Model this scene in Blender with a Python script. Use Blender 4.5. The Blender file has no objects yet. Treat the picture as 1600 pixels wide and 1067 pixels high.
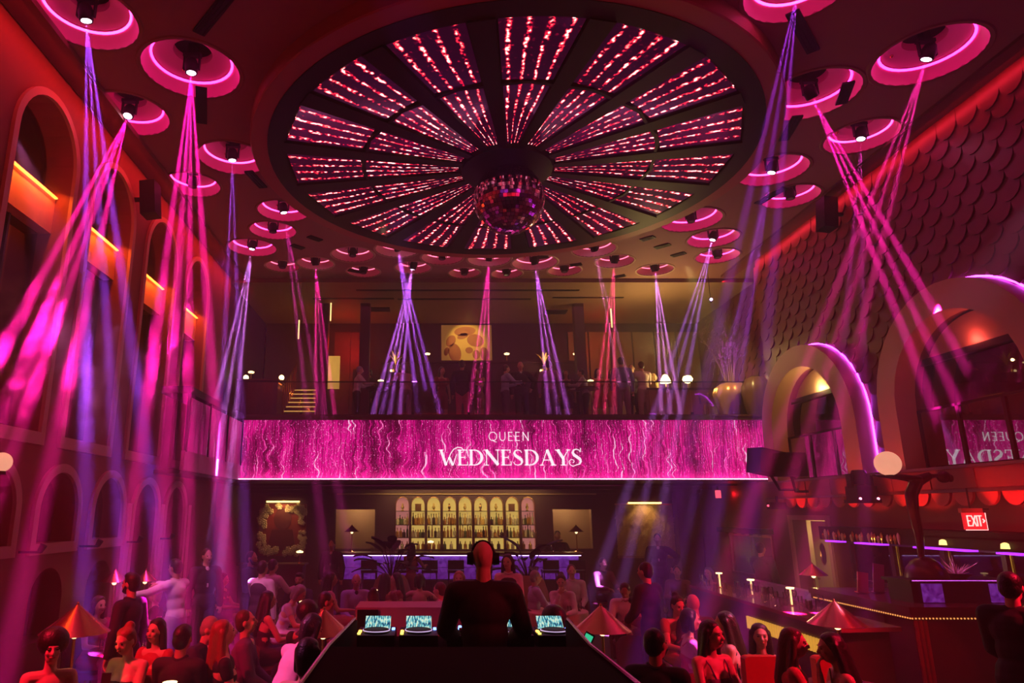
import bpy, bmesh, math, random
from math import pi, sin, cos, tan, atan2, sqrt, radians as R
from mathutils import Vector as V, Matrix as M4, Euler
from mathutils.geometry import tessellate_polygon
RND = random.Random(7)
SC = bpy.context.scene
COL = SC.collection

# ------------------------------------------------------------------ camera
FPX, PIT, CZ, AX = 1067.0, R(14.04), 2.4, 665.0   # focal in px, upward pitch, eye height, px of the room axis
cd = bpy.data.cameras.new('camera'); cam = bpy.data.objects.new('camera', cd); COL.objects.link(cam)
cd.sensor_width = 36; cd.lens = 36 * FPX / 1600; cd.shift_x = (800 - AX) / 1600; cd.clip_end = 200; cd.clip_start = .05
cam.location = (0, 0, CZ); cam.rotation_euler = (pi / 2 + PIT, 0, 0)
SC.camera = cam
CP, SP = cos(PIT), sin(PIT)
def ray(px, py):
    yc = (533.5 - py) / FPX
    return V(((px - AX) / FPX, CP - yc * SP, SP + yc * CP))
def at(px, py, Y=None, z=None, X=None):
    """real-world point seen at a pixel, at a given distance, height or side"""
    r = ray(px, py)
    k = Y / r.y if Y is not None else (z - CZ) / r.z if z is not None else X / r.x
    return V((r.x * k, r.y * k, CZ + r.z * k))

# ------------------------------------------------------------------ world, view
w = bpy.data.worlds.new('world'); SC.world = w; w.use_nodes = True
w.node_tree.nodes['Background'].inputs[0].default_value = (.10, .01, .04, 1)
w.node_tree.nodes['Background'].inputs[1].default_value = .02
vs = SC.view_settings; vs.view_transform = 'Standard'; vs.look = 'None'; vs.exposure = 0; vs.gamma = 1; vs.use_curve_mapping = False
cy = SC.cycles
cy.max_bounces = 5; cy.diffuse_bounces = 2; cy.glossy_bounces = 3; cy.transmission_bounces = 4; cy.volume_bounces = 0
cy.transparent_max_bounces = 16; cy.caustics_reflective = False; cy.caustics_refractive = False
cy.sample_clamp_indirect = 3; cy.sample_clamp_direct = 0; cy.use_denoising = True
cy.use_fast_gi = False

# ------------------------------------------------------------------ room sizes
XL, XR, XF, ZC = -5.1, 8.05, 8.72, 8.4          # left wall, right wall, ceiling
DOME = V((1.40, 10.70, 8.15))      # centre of the glazed dome
FY, MZ = 16.8, 4.66                   # balcony front, mezzanine floor
BACK, MBACK = 20.6, 21.2              # ground-floor back wall, mezzanine back wall

# ------------------------------------------------------------------ node helpers
def lamp(kind, name, loc, color, energy, target=None, **kw):
    d = bpy.data.lights.new(name, kind); o = bpy.data.objects.new(name, d); COL.objects.link(o)
    d.color = color; d.energy = energy; o.location = loc
    for k, v in kw.items(): setattr(d, k, v)
    if target is not None:
        o.rotation_euler = (V(target) - V(loc)).to_track_quat('-Z', 'Y').to_euler()
    return o
def gobo_group(name, lobes, rad):
    g = bpy.data.node_groups.new(name, 'ShaderNodeTree')
    g.interface.new_socket('Value', in_out='OUTPUT', socket_type='NodeSocketFloat')
    N, L = g.nodes, g.links
    out = N.new('NodeGroupOutput'); tc = N.new('ShaderNodeTexCoord')
    sx = N.new('ShaderNodeSeparateXYZ'); L.new(tc.outputs['Normal'], sx.inputs[0])
    dx = N.new('ShaderNodeMath'); dx.operation = 'DIVIDE'; L.new(sx.outputs[0], dx.inputs[0]); L.new(sx.outputs[2], dx.inputs[1])
    dy = N.new('ShaderNodeMath'); dy.operation = 'DIVIDE'; L.new(sx.outputs[1], dy.inputs[0]); L.new(sx.outputs[2], dy.inputs[1])
    cb = N.new('ShaderNodeCombineXYZ'); L.new(dx.outputs[0], cb.inputs[0]); L.new(dy.outputs[0], cb.inputs[1])
    acc = None
    for (x, y, k) in lobes:
        d = N.new('ShaderNodeVectorMath'); d.operation = 'DISTANCE'; L.new(cb.outputs[0], d.inputs[0]); d.inputs[1].default_value = (x, y, 0)
        m = N.new('ShaderNodeMapRange'); m.interpolation_type = 'SMOOTHSTEP'; L.new(d.outputs['Value'], m.inputs[0])
        m.inputs[1].default_value = rad * 1.05 * k; m.inputs[2].default_value = rad * .15 * k; m.inputs[3].default_value = 0; m.inputs[4].default_value = 1
        if acc is None: acc = m.outputs[0]
        else:
            a = N.new('ShaderNodeMath'); a.operation = 'ADD'; L.new(acc, a.inputs[0]); L.new(m.outputs[0], a.inputs[1]); acc = a.outputs[0]
    L.new(acc, out.inputs[0])
    return g
GOBO = gobo_group('beam_gobo', [(-.088, .012, 1), (-.022, -.040, .9), (.034, .045, 1), (.090, -.010, 1)], .026)
GOBO3 = gobo_group('beam_gobo_three', [(-.062, .0, 1), (.002, .035, .9), (.064, -.012, 1)], .024)
GOBO2 = gobo_group('beam_gobo_pair', [(-.035, .0, 1), (.035, .01, 1)], .022)
def beam(src, dst, color, energy, gobo=None, roll=0, size=15):
    o = lamp('SPOT', 'stage_beam', src, color, energy, dst, spot_size=R(size), spot_blend=.05, shadow_soft_size=.006)
    z = -(V(dst) - V(src)).normalized(); x = (V(src) - V((0, 0, CZ))).cross(z).normalized(); y = z.cross(x)   # the row of spots lies across the room
    o.rotation_euler = M4((x, y, z)).transposed().to_euler(); o.rotation_euler.rotate_axis('Z', R(roll))
    d = o.data; d.use_nodes = True; nt = d.node_tree
    em = nt.nodes['Emission']; gn = nt.nodes.new('ShaderNodeGroup'); gn.node_tree = gobo or GOBO
    em.inputs[0].default_value = (1, 1, 1, 1)
    nt.links.new(gn.outputs[0], em.inputs[1])
    return o

# ------------------------------------------------------------------ house lights (washes, coves) and added spots
RED, HOT, PINK, MAG, VIO, LIL = (1, .008, .045), (1, .02, .22), (1, .10, .42), (1, .015, .42), (.42, .06, 1), (.72, .20, 1)
WARM, GOLD = (1, .62, .16), (1, .70, .22)
def area(name, loc, color, energy, target, sx, sy):
    return lamp('AREA', name, loc, color, energy, target, shape='RECTANGLE', size=sx, size_y=sy)
area('cove_wash_left', (XL + .35, 10.5, ZC - .10), (1, .03, .03), 95, (XL - .3, 10.5, 6.2), 15, .12)
area('cove_wash_right', (XR - .17, 10.5, ZC - .06), (1, .02, .05), 44, (XR, 10.5, 7.9), 15, .06)
area('ceiling_red_wash', (1.4, 4.0, 6.2), (1, .015, .03), 20, (1.4, 10, ZC), 6, 1)
lamp('SPOT', 'crowd_red_left', (-4.7, 4.2, 4.6), RED, 1700, (-2.4, 7.0, 1.0), spot_size=R(50), spot_blend=.6, shadow_soft_size=.08)
lamp('SPOT', 'crowd_red_right', (7.3, 4.4, 4.8), RED, 2400, (4.0, 7.2, 1.0), spot_size=R(50), spot_blend=.6, shadow_soft_size=.08)
lamp('SPOT', 'dj_red', (3.9, 2.6, 4.3), (1, .03, .06), 420, (.44, 5.1, 2.06), spot_size=R(13), spot_blend=.5, shadow_soft_size=.03)
lamp('SPOT', 'key_pink_right', (7.4, 6.6, 6.6), (1, .30, .62), 2600, (3.05, 7.6, 1.05), spot_size=R(13), spot_blend=.6, shadow_soft_size=.03)
lamp('SPOT', 'key_pink_left', (-4.7, 4.6, 6.2), (1, .16, .60), 1500, (-1.3, 5.8, 1.2), spot_size=R(15), spot_blend=.6, shadow_soft_size=.03)
lamp('SPOT', 'key_pink_far_left', (-4.7, 7.0, 6.6), (1, .20, .62), 1400, (-3.6, 10.6, 1.3), spot_size=R(26), spot_blend=.6, shadow_soft_size=.03)
lamp('SPOT', 'ball_fill', (4.6, 3.0, 7.5), (1, .06, .75), 900, (1.42, 10.7, 7.5), spot_size=R(10), spot_blend=.4, shadow_soft_size=.02)  # unseen spot added to brighten the mirror ball
lamp('SPOT', 'ball_fill', (-1.4, 3.0, 7.5), (.7, .08, 1), 700, (1.42, 10.7, 7.5), spot_size=R(10), spot_blend=.4, shadow_soft_size=.02)  # second unseen spot added for the ball
lamp('SPOT', 'crowd_pink_centre', (1.4, 14.6, 7.6), MAG, 240, (1.2, 10.5, .8), spot_size=R(70), spot_blend=.7, shadow_soft_size=.12)
lamp('SPOT', 'crowd_violet_left', (-4.0, 12.5, 7.4), (.8, .06, 1), 300, (-2.6, 11.2, 1.0), spot_size=R(56), spot_blend=.6, shadow_soft_size=.12)
lamp('SPOT', 'vase_gold', (6.3, 15.6, 8.25), GOLD, 1300, (7.95, 16.9, 5.2), spot_size=R(38), spot_blend=.6, shadow_soft_size=.06)  # added unseen spot, stands in for lamplight on vase and arch
area('mezzanine_warm_wash', (6.3, 17.9, 6.6), GOLD, 55, (5.6, 16.4, ZC), .8, .6)
area('mezzanine_dim_wash', (1.5, 19.0, 8.2), (.9, .12, .30), 10, (1.5, 19.5, 4.6), 7, 1.2)
area('underbalcony_wash', (1.2, 18.0, 3.08), (.9, .07, .50), 9, (1.2, 19.6, 1.0), 8, .6)
area('right_low_wash', (6.2, 9.6, 2.3), (1, .10, .05), 8, (8.0, 10.2, 2.2), 4, .3)

# ------------------------------------------------------------------ materials
_mats = {}
def mat(name, c1, c2=None, rough=.5, metal=0, scale=6, bump=0, emit=None, es=0, spec=.5, detail=3, coat=0, alpha=None):
    if name in _mats: return _mats[name]
    m = bpy.data.materials.new(name); m.use_nodes = True; nt = m.node_tree; N, L = nt.nodes, nt.links
    b = N['Principled BSDF']; c2 = c2 or tuple(min(1, x * .72) for x in c1)
    tc = N.new('ShaderNodeTexCoord'); ns = N.new('ShaderNodeTexNoise'); ns.inputs['Scale'].default_value = scale; ns.inputs['Detail'].default_value = detail
    L.new(tc.outputs['Object'], ns.inputs['Vector'])
    mx = N.new('ShaderNodeMix'); mx.data_type = 'RGBA'; L.new(ns.outputs['Fac'], mx.inputs['Factor'])
    mx.inputs[6].default_value = (*c1, 1); mx.inputs[7].default_value = (*c2, 1)
    L.new(mx.outputs[2], b.inputs['Base Color'])
    b.inputs['Roughness'].default_value = rough; b.inputs['Metallic'].default_value = metal; b.inputs['Specular IOR Level'].default_value = spec
    b.inputs['Coat Weight'].default_value = coat
    if bump:
        bp = N.new('ShaderNodeBump'); bp.inputs['Strength'].default_value = bump; bp.inputs['Distance'].default_value = .02
        L.new(ns.outputs['Fac'], bp.inputs['Height']); L.new(bp.outputs[0], b.inputs['Normal'])
    if emit:
        b.inputs['Emission Color'].default_value = (*emit, 1); b.inputs['Emission Strength'].default_value = es
    _mats[name] = m
    return m
def glass(name, tint=(1, 1, 1), refl=1.0, ior=1.5, rough=.02):
    """thin pane: clear with a Fresnel reflection"""
    if name in _mats: return _mats[name]
    m = bpy.data.materials.new(name); m.use_nodes = True; nt = m.node_tree; N, L = nt.nodes, nt.links
    N.remove(N['Principled BSDF']); out = N['Material Output']
    fr = N.new('ShaderNodeFresnel'); fr.inputs[0].default_value = ior
    tr = N.new('ShaderNodeBsdfTransparent'); tr.inputs[0].default_value = (*tint, 1)
    gl = N.new('ShaderNodeBsdfGlossy'); gl.inputs['Roughness'].default_value = rough
    ns = N.new('ShaderNodeTexNoise'); ns.inputs['Scale'].default_value = 3
    mr = N.new('ShaderNodeMapRange'); mr.inputs[3].default_value = .9 * refl; mr.inputs[4].default_value = refl
    L.new(ns.outputs[0], mr.inputs[0])
    mu = N.new('ShaderNodeMath'); mu.operation = 'MULTIPLY'; mu.use_clamp = True; L.new(fr.outputs[0], mu.inputs[0]); L.new(mr.outputs[0], mu.inputs[1])
    mx = N.new('ShaderNodeMixShader'); L.new(mu.outputs[0], mx.inputs[0]); L.new(tr.outputs[0], mx.inputs[1]); L.new(gl.outputs[0], mx.inputs[2])
    L.new(mx.outputs[0], out.inputs[0])
    _mats[name] = m
    return m
def glow(name, c, s, var=.25, scale=8):
    """a lamp, screen or backlit surface, or a part given its own glow"""
    if name in _mats: return _mats[name]
    m = mat(name, tuple(min(1, x * .5 + .05) for x in c), rough=.6, scale=scale)
    nt = m.node_tree; N, L = nt.nodes, nt.links; b = N['Principled BSDF']
    b.inputs['Emission Color'].default_value = (*c, 1)
    ns = [n for n in N if n.type == 'TEX_NOISE'][0]
    mr = N.new('ShaderNodeMapRange'); mr.inputs[3].default_value = s * (1 - var); mr.inputs[4].default_value = s * (1 + var)
    L.new(ns.outputs[0], mr.inputs[0]); L.new(mr.outputs[0], b.inputs['Emission Strength'])
    return m

# ------------------------------------------------------------------ mesh builder
class MB:
    def __init__(s): s.v, s.f, s.uv = [], [], None
    def add(s, vs, fs):
        n = len(s.v); s.v.extend([tuple(p) for p in vs]); s.f.extend([tuple(i + n for i in f) for f in fs]); return s
    def box(s, c, d, rz=0, rot=None):
        x, y, z = d[0] / 2, d[1] / 2, d[2] / 2
        vs = [V((a * x, b * y, e * z)) for a in (-1, 1) for b in (-1, 1) for e in (-1, 1)]
        m = rot if rot is not None else M4.Rotation(rz, 3, 'Z')
        return s.add([m @ p + V(c) for p in vs], [(0, 1, 3, 2), (4, 6, 7, 5), (0, 4, 5, 1), (2, 3, 7, 6), (0, 2, 6, 4), (1, 5, 7, 3)])
    def bx(s, a, b):
        a, b = V(a), V(b); return s.box((a + b) / 2, [abs(t) for t in (b - a)])
    def cone(s, p0, p1, r0, r1, n=12, caps=True):
        p0, p1 = V(p0), V(p1); q = (p1 - p0).to_track_quat('Z', 'Y')
        vs = []
        for k in range(n):
            a = 2 * pi * k / n; e = q @ V((cos(a), sin(a), 0)); vs += [p0 + e * r0, p1 + e * r1]
        fs = [(2 * k, 2 * ((k + 1) % n), 2 * ((k + 1) % n) + 1, 2 * k + 1) for k in range(n)]
        if caps: fs += [tuple(2 * k for k in reversed(range(n))), tuple(2 * k + 1 for k in range(n))]
        return s.add(vs, fs)
    def tube(s, pts, r, n=6, closed=False, caps=True):
        pts = [V(p) for p in pts]; m = len(pts); rs = r if isinstance(r, (list, tuple)) else [r] * m
        vs, up = [], V((0, 0, 1))
        for i, p in enumerate(pts):
            a = pts[i - 1] if i or closed else p; b = pts[(i + 1) % m] if i < m - 1 or closed else p
            t = (b - a).normalized(); u = up if abs(t.dot(up)) < .95 else V((1, 0, 0))
            e1 = t.cross(u).normalized(); e2 = t.cross(e1)
            for k in range(n):
                q = 2 * pi * k / n; vs.append(p + (e1 * cos(q) + e2 * sin(q)) * rs[i])
        fs = []
        for i in range(m if closed else m - 1):
            j = (i + 1) % m
            fs += [(i * n + k, i * n + (k + 1) % n, j * n + (k + 1) % n, j * n + k) for k in range(n)]
        if not closed and caps: fs += [tuple(range(n)), tuple(reversed(range((m - 1) * n, m * n)))]
        return s.add(vs, fs)
    def lathe(s, prof, n=20, c=(0, 0, 0), rfun=None, cap=False, flip=False):
        c = V(c); vs = []; m = len(prof)
        for r, z in prof:
            for k in range(n):
                a = 2 * pi * k / n; rr = r * (rfun(a, z) if rfun else 1); vs.append(c + V((rr * cos(a), rr * sin(a), z)))
        fs = [(i * n + k, i * n + (k + 1) % n, (i + 1) * n + (k + 1) % n, (i + 1) * n + k) for i in range(m - 1) for k in range(n)]
        if cap: fs += [tuple(reversed(range(n))), tuple(range((m - 1) * n, m * n))]
        if flip: fs = [tuple(reversed(f)) for f in fs]
        return s.add(vs, fs)
    def ell(s, c, r, nu=12, nv=8, rot=None):
        c = V(c); r = (r, r, r) if isinstance(r, (int, float)) else r
        vs = []
        for j in range(1, nv):
            t = pi * j / nv
            for k in range(nu):
                a = 2 * pi * k / nu; vs.append(V((r[0] * sin(t) * cos(a), r[1] * sin(t) * sin(a), -r[2] * cos(t))))
        vs += [V((0, 0, -r[2])), V((0, 0, r[2]))]
        if rot is not None: vs = [rot @ p for p in vs]
        nb = (nv - 1) * nu
        fs = [(j * nu + k, j * nu + (k + 1) % nu, (j + 1) * nu + (k + 1) % nu, (j + 1) * nu + k) for j in range(nv - 2) for k in range(nu)]
        fs += [(nb, (k + 1) % nu, k) for k in range(nu)] + [(nb + 1, (nv - 2) * nu + k, (nv - 2) * nu + (k + 1) % nu) for k in range(nu)]
        return s.add([c + p for p in vs], fs)
    def prism(s, outer, holes, fn, t0, t1):
        """polygon with holes, extruded from t0 to t1; fn(u, v, t) -> point"""
        loops = [outer] + list(holes)
        tri = tessellate_polygon([[V((u, v, 0)) for u, v in l] for l in loops])
        flat = [p for l in loops for p in l]; n = len(flat); fs = []
        vs = [fn(u, v, t0) for u, v in flat] + [fn(u, v, t1) for u, v in flat]
        fs += [tuple(t) for t in tri] + [tuple(i + n for i in reversed(t)) for t in tri]
        k = 0
        for l in loops:
            m = len(l)
            fs += [(k + i, k + (i + 1) % m, n + k + (i + 1) % m, n + k + i) for i in range(m)]; k += m
        return s.add(vs, fs)
    def mesh(s, name, m=None, smooth=35):
        me = bpy.data.meshes.new(name); me.from_pydata(s.v, [], s.f); me.validate()
        if s.uv:
            ul = me.uv_layers.new(name='UVMap')
            for i, l in enumerate(me.loops): ul.data[i].uv = s.uv[l.vertex_index]
        bm = bmesh.new(); bm.from_mesh(me); bmesh.ops.recalc_face_normals(bm, faces=bm.faces); bm.to_mesh(me); bm.free()
        if smooth:
            me.shade_smooth(); me.set_sharp_from_angle(angle=R(smooth))
        for x in (m if isinstance(m, (list, tuple)) else [m]):
            if x: me.materials.append(x)
        return me
    def build(s, name, m=None, parent=None, smooth=35, loc=None, rz=0):
        o = bpy.data.objects.new(name, s.mesh(name, m, smooth)); COL.objects.link(o)
        if parent is not None: o.parent = parent
        if loc is not None: o.location = loc
        o.rotation_euler.z = rz
        return o
def thing(name, label, cat, loc=(0, 0, 0), rz=0, group=None):
    o = bpy.data.objects.new(name, None); COL.objects.link(o); o.location = loc; o.rotation_euler.z = rz
    o['label'] = label; o['category'] = cat
    if group: o['group'] = group
    return o
def tag(o, label, cat, group=None, kind=None):
    o['label'] = label; o['category'] = cat
    if group: o['group'] = group
    if kind: o['kind'] = kind
    return o
def struct(o, label=None):
    o['kind'] = 'structure'
    if label: o['label'] = label
    return o
def inst(name, me, parent=None, loc=(0, 0, 0), rz=0, scale=None):
    o = bpy.data.objects.new(name, me); COL.objects.link(o); o.parent = parent; o.location = loc; o.rotation_euler.z = rz
    if scale: o.scale = scale
    return o
def dup(root, loc, rz=0, label=None, scale=None):
    kids = {}
    for ch in root.children: kids[ch] = list(ch.children)
    r = root.copy(); COL.objects.link(r); r.location = loc; r.rotation_euler.z = rz
    if label: r['label'] = label
    if scale: r.scale = scale
    for ch, gs in kids.items():
        c = ch.copy(); COL.objects.link(c); c.parent = r
        for g in gs:
            d = g.copy(); COL.objects.link(d); d.parent = c
    return r
def circle(cx, cy, r, n=32): return [(cx + r * cos(2 * pi * k / n), cy + r * sin(2 * pi * k / n)) for k in range(n)]
def arch(c, hw, z0, zs, rise, n=16):
    """arched outline: centre, half width, bottom, spring line, rise"""
    return [(c - hw, z0), (c + hw, z0)] + [(c + hw * cos(pi * k / n), zs + rise * sin(pi * k / n)) for k in range(n + 1)]
def side(x, d):  # maps (y, z, t) to a wall plane facing across the room
    return lambda u, v, t: V((x + d * t, u, v))
def front(y): return lambda u, v, t: V((u, y + t, v))
def flat(z): return lambda u, v, t: V((u, v, z + t))

# ------------------------------------------------------------------ materials of the shell
m_ceil = mat('ceiling_plaster', (.36, .15, .11), (.30, .12, .09), rough=.75, scale=1.2)
m_wallL = mat('red_plaster', (.26, .040, .042), (.20, .030, .034), rough=.7, scale=1.5)
m_trim = mat('rose_trim', (.55, .26, .22), (.46, .20, .18), rough=.55, scale=2)
m_dark = mat('dark_void', (.018, .010, .014), (.010, .006, .010), rough=.6)
m_black = mat('matte_black', (.006, .005, .006), (.003, .003, .004), rough=.5, spec=.2)
m_floor = mat('floor_carpet', (.030, .012, .018), (.016, .008, .014), rough=.8, scale=9, bump=.2)
m_backw = mat('aubergine_wall', (.10, .030, .055), (.07, .020, .042), rough=.6, scale=2)
m_wallR = mat('oxblood_wall', (.22, .055, .05), (.16, .035, .04), rough=.6, scale=1.6)
m_scale = mat('scale_tile', (.20, .045, .05), (.13, .03, .036), rough=.38, scale=1.3, bump=.1)
m_ring = mat('arch_plaster', (.62, .40, .26), (.52, .32, .22), rough=.5, scale=2)
m_wood = mat('dark_wood', (.10, .045, .030), (.055, .022, .018), rough=.35, scale=5)
m_tan = mat('tan_plaster', (.46, .30, .17), (.38, .24, .13), rough=.6, scale=2)
m_brass = mat('brass', (.80, .52, .20), (.62, .36, .12), rough=.25, metal=1, scale=4)
m_dglass = glass('dark_window_glass', (.45, .35, .4), 1.6, 1.9, .01)
m_void2 = mat('window_dark', (.012, .006, .014), (.006, .004, .010), rough=.3)

# ------------------------------------------------------------------ floor and ceiling
fl = MB(); fl.bx((XL - 1.5, -3, -.2), (XR + 4, 26, 0)); struct(fl.build('floor', m_floor, smooth=0))

DISH = [  # x, y, radius of each round recess in the ceiling
    (-4.25, 7.3, .62), (-3.28, 8.35, .66), (-4.62, 9.45, .60), (-3.38, 10.8, .58), (-4.40, 11.8, .50), (-2.92, 12.95, .52), (-3.35, 13.95, .50), (-4.05, 14.95, .55),
    (5.72, 8.95, .66), (6.82, 8.05, .66), (4.40, 6.80, .60), (7.18, 10.1, .55), (6.28, 11.25, .60), (7.15, 12.3, .53), (5.62, 13.4, .62), (6.50, 14.4, .55),
    (7.05, 15.5, .50), (3.96, 15.05, .50), (4.66, 15.85, .46), (2.7, 15.95, .55), (1.55, 15.7, .52), (.40, 15.6, .50), (-.66, 15.05, .52), (-1.75, 15.4, .50),
    (-2.74, 16.0, .45), (5.85, 16.45, .45), (3.55, 16.5, .42), (2.1, 16.75, .40), (1.0, 16.7, .40), (-.32, 16.3, .45), (-1.6, 16.6, .42), (-3.6, 16.2, .42)]
holes = [circle(x, y, r, 28) for x, y, r in DISH] + [circle(DOME.x, DOME.y, 4.05, 64)]
ce = MB(); ce.prism([(XL - 1, -3), (XF + .2, -3), (XF + .2, 17.15), (XL - 1, 17.15)], holes, flat(ZC), 0, .05)
struct(ce.build('ceiling', m_ceil, smooth=0))
cb = MB(); cb.bx((XL - 1, -3, ZC + .6), (XF + .2, 17.3, ZC + .7)); struct(cb.build('ceiling_void', m_black, smooth=0))
# mezzanine ceiling: a shallow step, then flat with black linear slots
cm = MB(); cm.bx((XL - 1, 17.15, ZC - .10), (XF + .2, MBACK + .5, ZC + .3)); mez_ceil = struct(cm.build('ceiling_mezzanine', mat('mezzanine_plaster', (.34, .19, .11), (.28, .15, .09), rough=.7), smooth=0))
for (x0, x1, y) in [(-1.9, 4.2, 17.75), (-.8, 3.0, 18.55), (-3.2, -.9, 18.5), (3.6, 5.6, 18.4)]:
    s = MB(); s.bx((x0, y, ZC - .115), (x1, y + .10, ZC - .09)); s.build('slot_vent', m_black, mez_ceil, smooth=0)
for (px, py) in [(592, 483), (868, 487)]:
    p = at(px, py, z=ZC - .1); s = MB(); s.bx((p.x - .33, p.y - .2, ZC - .125), (p.x + .33, p.y + .2, ZC - .09)); s.build('square_vent', m_black, mez_ceil, smooth=0)
# black slot vents in the main ceiling
VENTS = [(335, 20, 120, 14), (85, 85, 50, 10), (315, 165, 100, 14), (400, 280, 55, 10), (1255, 50, 120, 14), (1235, 200, 70, 12), (1205, 305, 60, 12), (527, 358, 28, 9),
         (492, 372, 24, 8), (465, 385, 22, 8), (685, 397, 20, 5), (1012, 372, 22, 7), (1035, 384, 24, 6), (1060, 397, 22, 7), (968, 431, 18, 3), (900, 413, 18, 3), (555, 423, 22, 4), (1108, 290, 46, 10), (1320, 145, 60, 12), (848, 401, 18, 4)]
for px, py, wd, ht in VENTS:
    a = at(px, py, z=ZC); k = 1067 / ((a.y * CP + 6 * SP)); ang = atan2(a.y - DOME.y, a.x - DOME.x) + pi / 2
    vt = MB(); vt.box((0, 0, 0), (wd / k, .16, .03), 0)
    for q in range(3): vt.box((0, -.05 + q * .05, -.018), (wd / k - .04, .012, .012))
    o = vt.build('ceiling_vent', m_black, smooth=0, loc=(a.x, a.y, ZC - .008), rz=(ang if px < 1600 else 0) * 1.0)
    VN = globals().setdefault('VN', {}); zone = 'left of the dome' if px < 480 else 'right of the dome' if px > 1150 else 'between the dome and the balcony'; VN[zone] = VN.get(zone, 0) + 1
    tag(o, 'black ceiling slot vent %s, %s of its set' % (zone, ['first', 'second', 'third', 'fourth', 'fifth', 'sixth', 'seventh', 'eighth', 'ninth', 'tenth', 'eleventh', 'twelfth', 'thirteenth'][VN[zone] - 1]), 'vent', 'ceiling slot vents')

# ------------------------------------------------------------------ left wall
wl = MB()
UP = [4.3, 6.3, 8.3, 10.3, 12.4, 14.5]
LO = [6.6, 8.17, 9.72, 11.25]
TALL = [12.75, 14.25]
hs = [arch(y, .70, 3.42, 7.1, .75) for y in UP] + [arch(y, .50, 2.0, 2.42, .52) for y in LO] + [arch(y, .52, .03, 2.40, .50) for y in TALL] + [arch(y, .42, .75, 1.25, .42) for y in LO[1:]]
wl.prism([(-3, 0), (17.0, 0), (17.0, ZC), (-3, ZC)], hs, side(XL, -1), 0, .42)
wallL = struct(wl.build('wall_left', m_wallL, smooth=0))
wb = MB(); wb.bx((XL - 1.2, -3, 0), (XL - 1.1, MBACK, ZC)); wb.bx((XL - .45, 16.9, 0), (XL - .05, MBACK, ZC)); struct(wb.build('wall_left_outer', m_dark, smooth=0))
def archband(c, hi, ho, z0, zs, ri, ro, sill=None):
    """arched frame: polygon between an inner and an outer arch"""
    n = 18
    outer = [(c + ho * cos(pi * k / n), zs + ro * sin(pi * k / n)) for k in range(n + 1)]
    inner = [(c + hi * cos(pi * k / n), zs + ri * sin(pi * k / n)) for k in range(n + 1)]
    zb = z0 - (sill or 0)
    if sill: return [(c + ho, zb)] + outer + [(c - ho, zb)], [[(c + hi, z0)] + inner + [(c - hi, z0)]]
    return [(c + hi, z0), (c + ho, z0)] + outer + [(c - ho, z0), (c - hi, z0)] + inner[::-1], []
for i, y in enumerate(UP):
    t = MB(); o_, h_ = archband(y, .70, .80, 3.42, 7.1, .75, .85, .16); t.prism(o_, h_, side(XL, 1), 0, .05)
    struct(t.build('trim_%d' % (i + 1), m_trim, wallL, smooth=0))
    g = MB(); g.bx((XL - .41, y - .72, 3.42), (XL - .39, y + .72, 7.9)); struct(g.build('window_%d' % (i + 1), m_dglass, wallL, smooth=0))
    tr = MB(); tr.bx((XL - .38, y - .70, 6.22), (XL - .20, y + .70, 6.74)); struct(tr.build('transom', mat('transom_orange', (.9, .35, .14), rough=.6), wallL, smooth=0))
    st = MB(); st.bx((XL - .22, y - .68, 6.74), (XL - .16, y + .68, 6.76)); struct(st.build('transom_light', glow('orange_strip', (1, .22, .03), 5), wallL, smooth=0))
    lamp('AREA', 'transom_lamp', (XL - .10, y, 6.84), (1, .17, .02), 15, (XL - .20, y, 6.5), shape='RECTANGLE', size=1.2, size_y=.03)
    mu = MB(); mu.bx((XL - .40, y - .02, 3.42), (XL - .36, y + .02, 6.4)); struct(mu.build('mullion', m_dark, wallL, smooth=0))
for i, y in enumerate(LO):
    t = MB(); o_, h_ = archband(y, .50, .62, 2.0, 2.42, .52, .64, .14); t.prism(o_, h_, side(XL, 1), 0, .05)
    struct(t.build('trim_%d' % (i + 7), m_trim, wallL, smooth=0))
    g = MB(); g.bx((XL - .32, y - .52, 2.0), (XL - .30, y + .52, 2.95)); struct(g.build('window_%d' % (i + 7), m_dglass, wallL, smooth=0))
for i, y in enumerate(TALL):
    t = MB(); o_, h_ = archband(y, .52, .64, .03, 2.40, .50, .62); t.prism(o_, h_, side(XL, 1), 0, .06)
    struct(t.build('trim_%d' % (i + 11), m_trim, wallL, smooth=0))
for y in (13.5, 15.05, 12.0):
    p = MB(); p.bx((XL, y - .09, 0), (XL + .06, y + .09, 2.55)); struct(p.build('pilaster', m_trim, wallL, smooth=0))
for iw, y in enumerate((7.4, 8.95, 10.5, 12.0, 13.5)):   # wall washers between the small arches
    lamp('SPOT', 'wall_washer', (XL + .28, y, 2.0), (1, .05, .02), 60, (XL - .02, y, 2.75), spot_size=R(58), spot_blend=.12, shadow_soft_size=.01)
    q = MB(); q.cone((XL + .26, y, 1.92), (XL + .30, y, 2.0), .035, .045); q.bx((XL, y - .015, 1.90), (XL + .27, y + .015, 1.93))
    tag(q.build('wall_washer', m_black), 'small black uplight on the left wall between arched windows, %s from the front' % ('first', 'second', 'third', 'fourth', 'fifth')[iw], 'wall light', 'uplights on the left wall')

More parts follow.
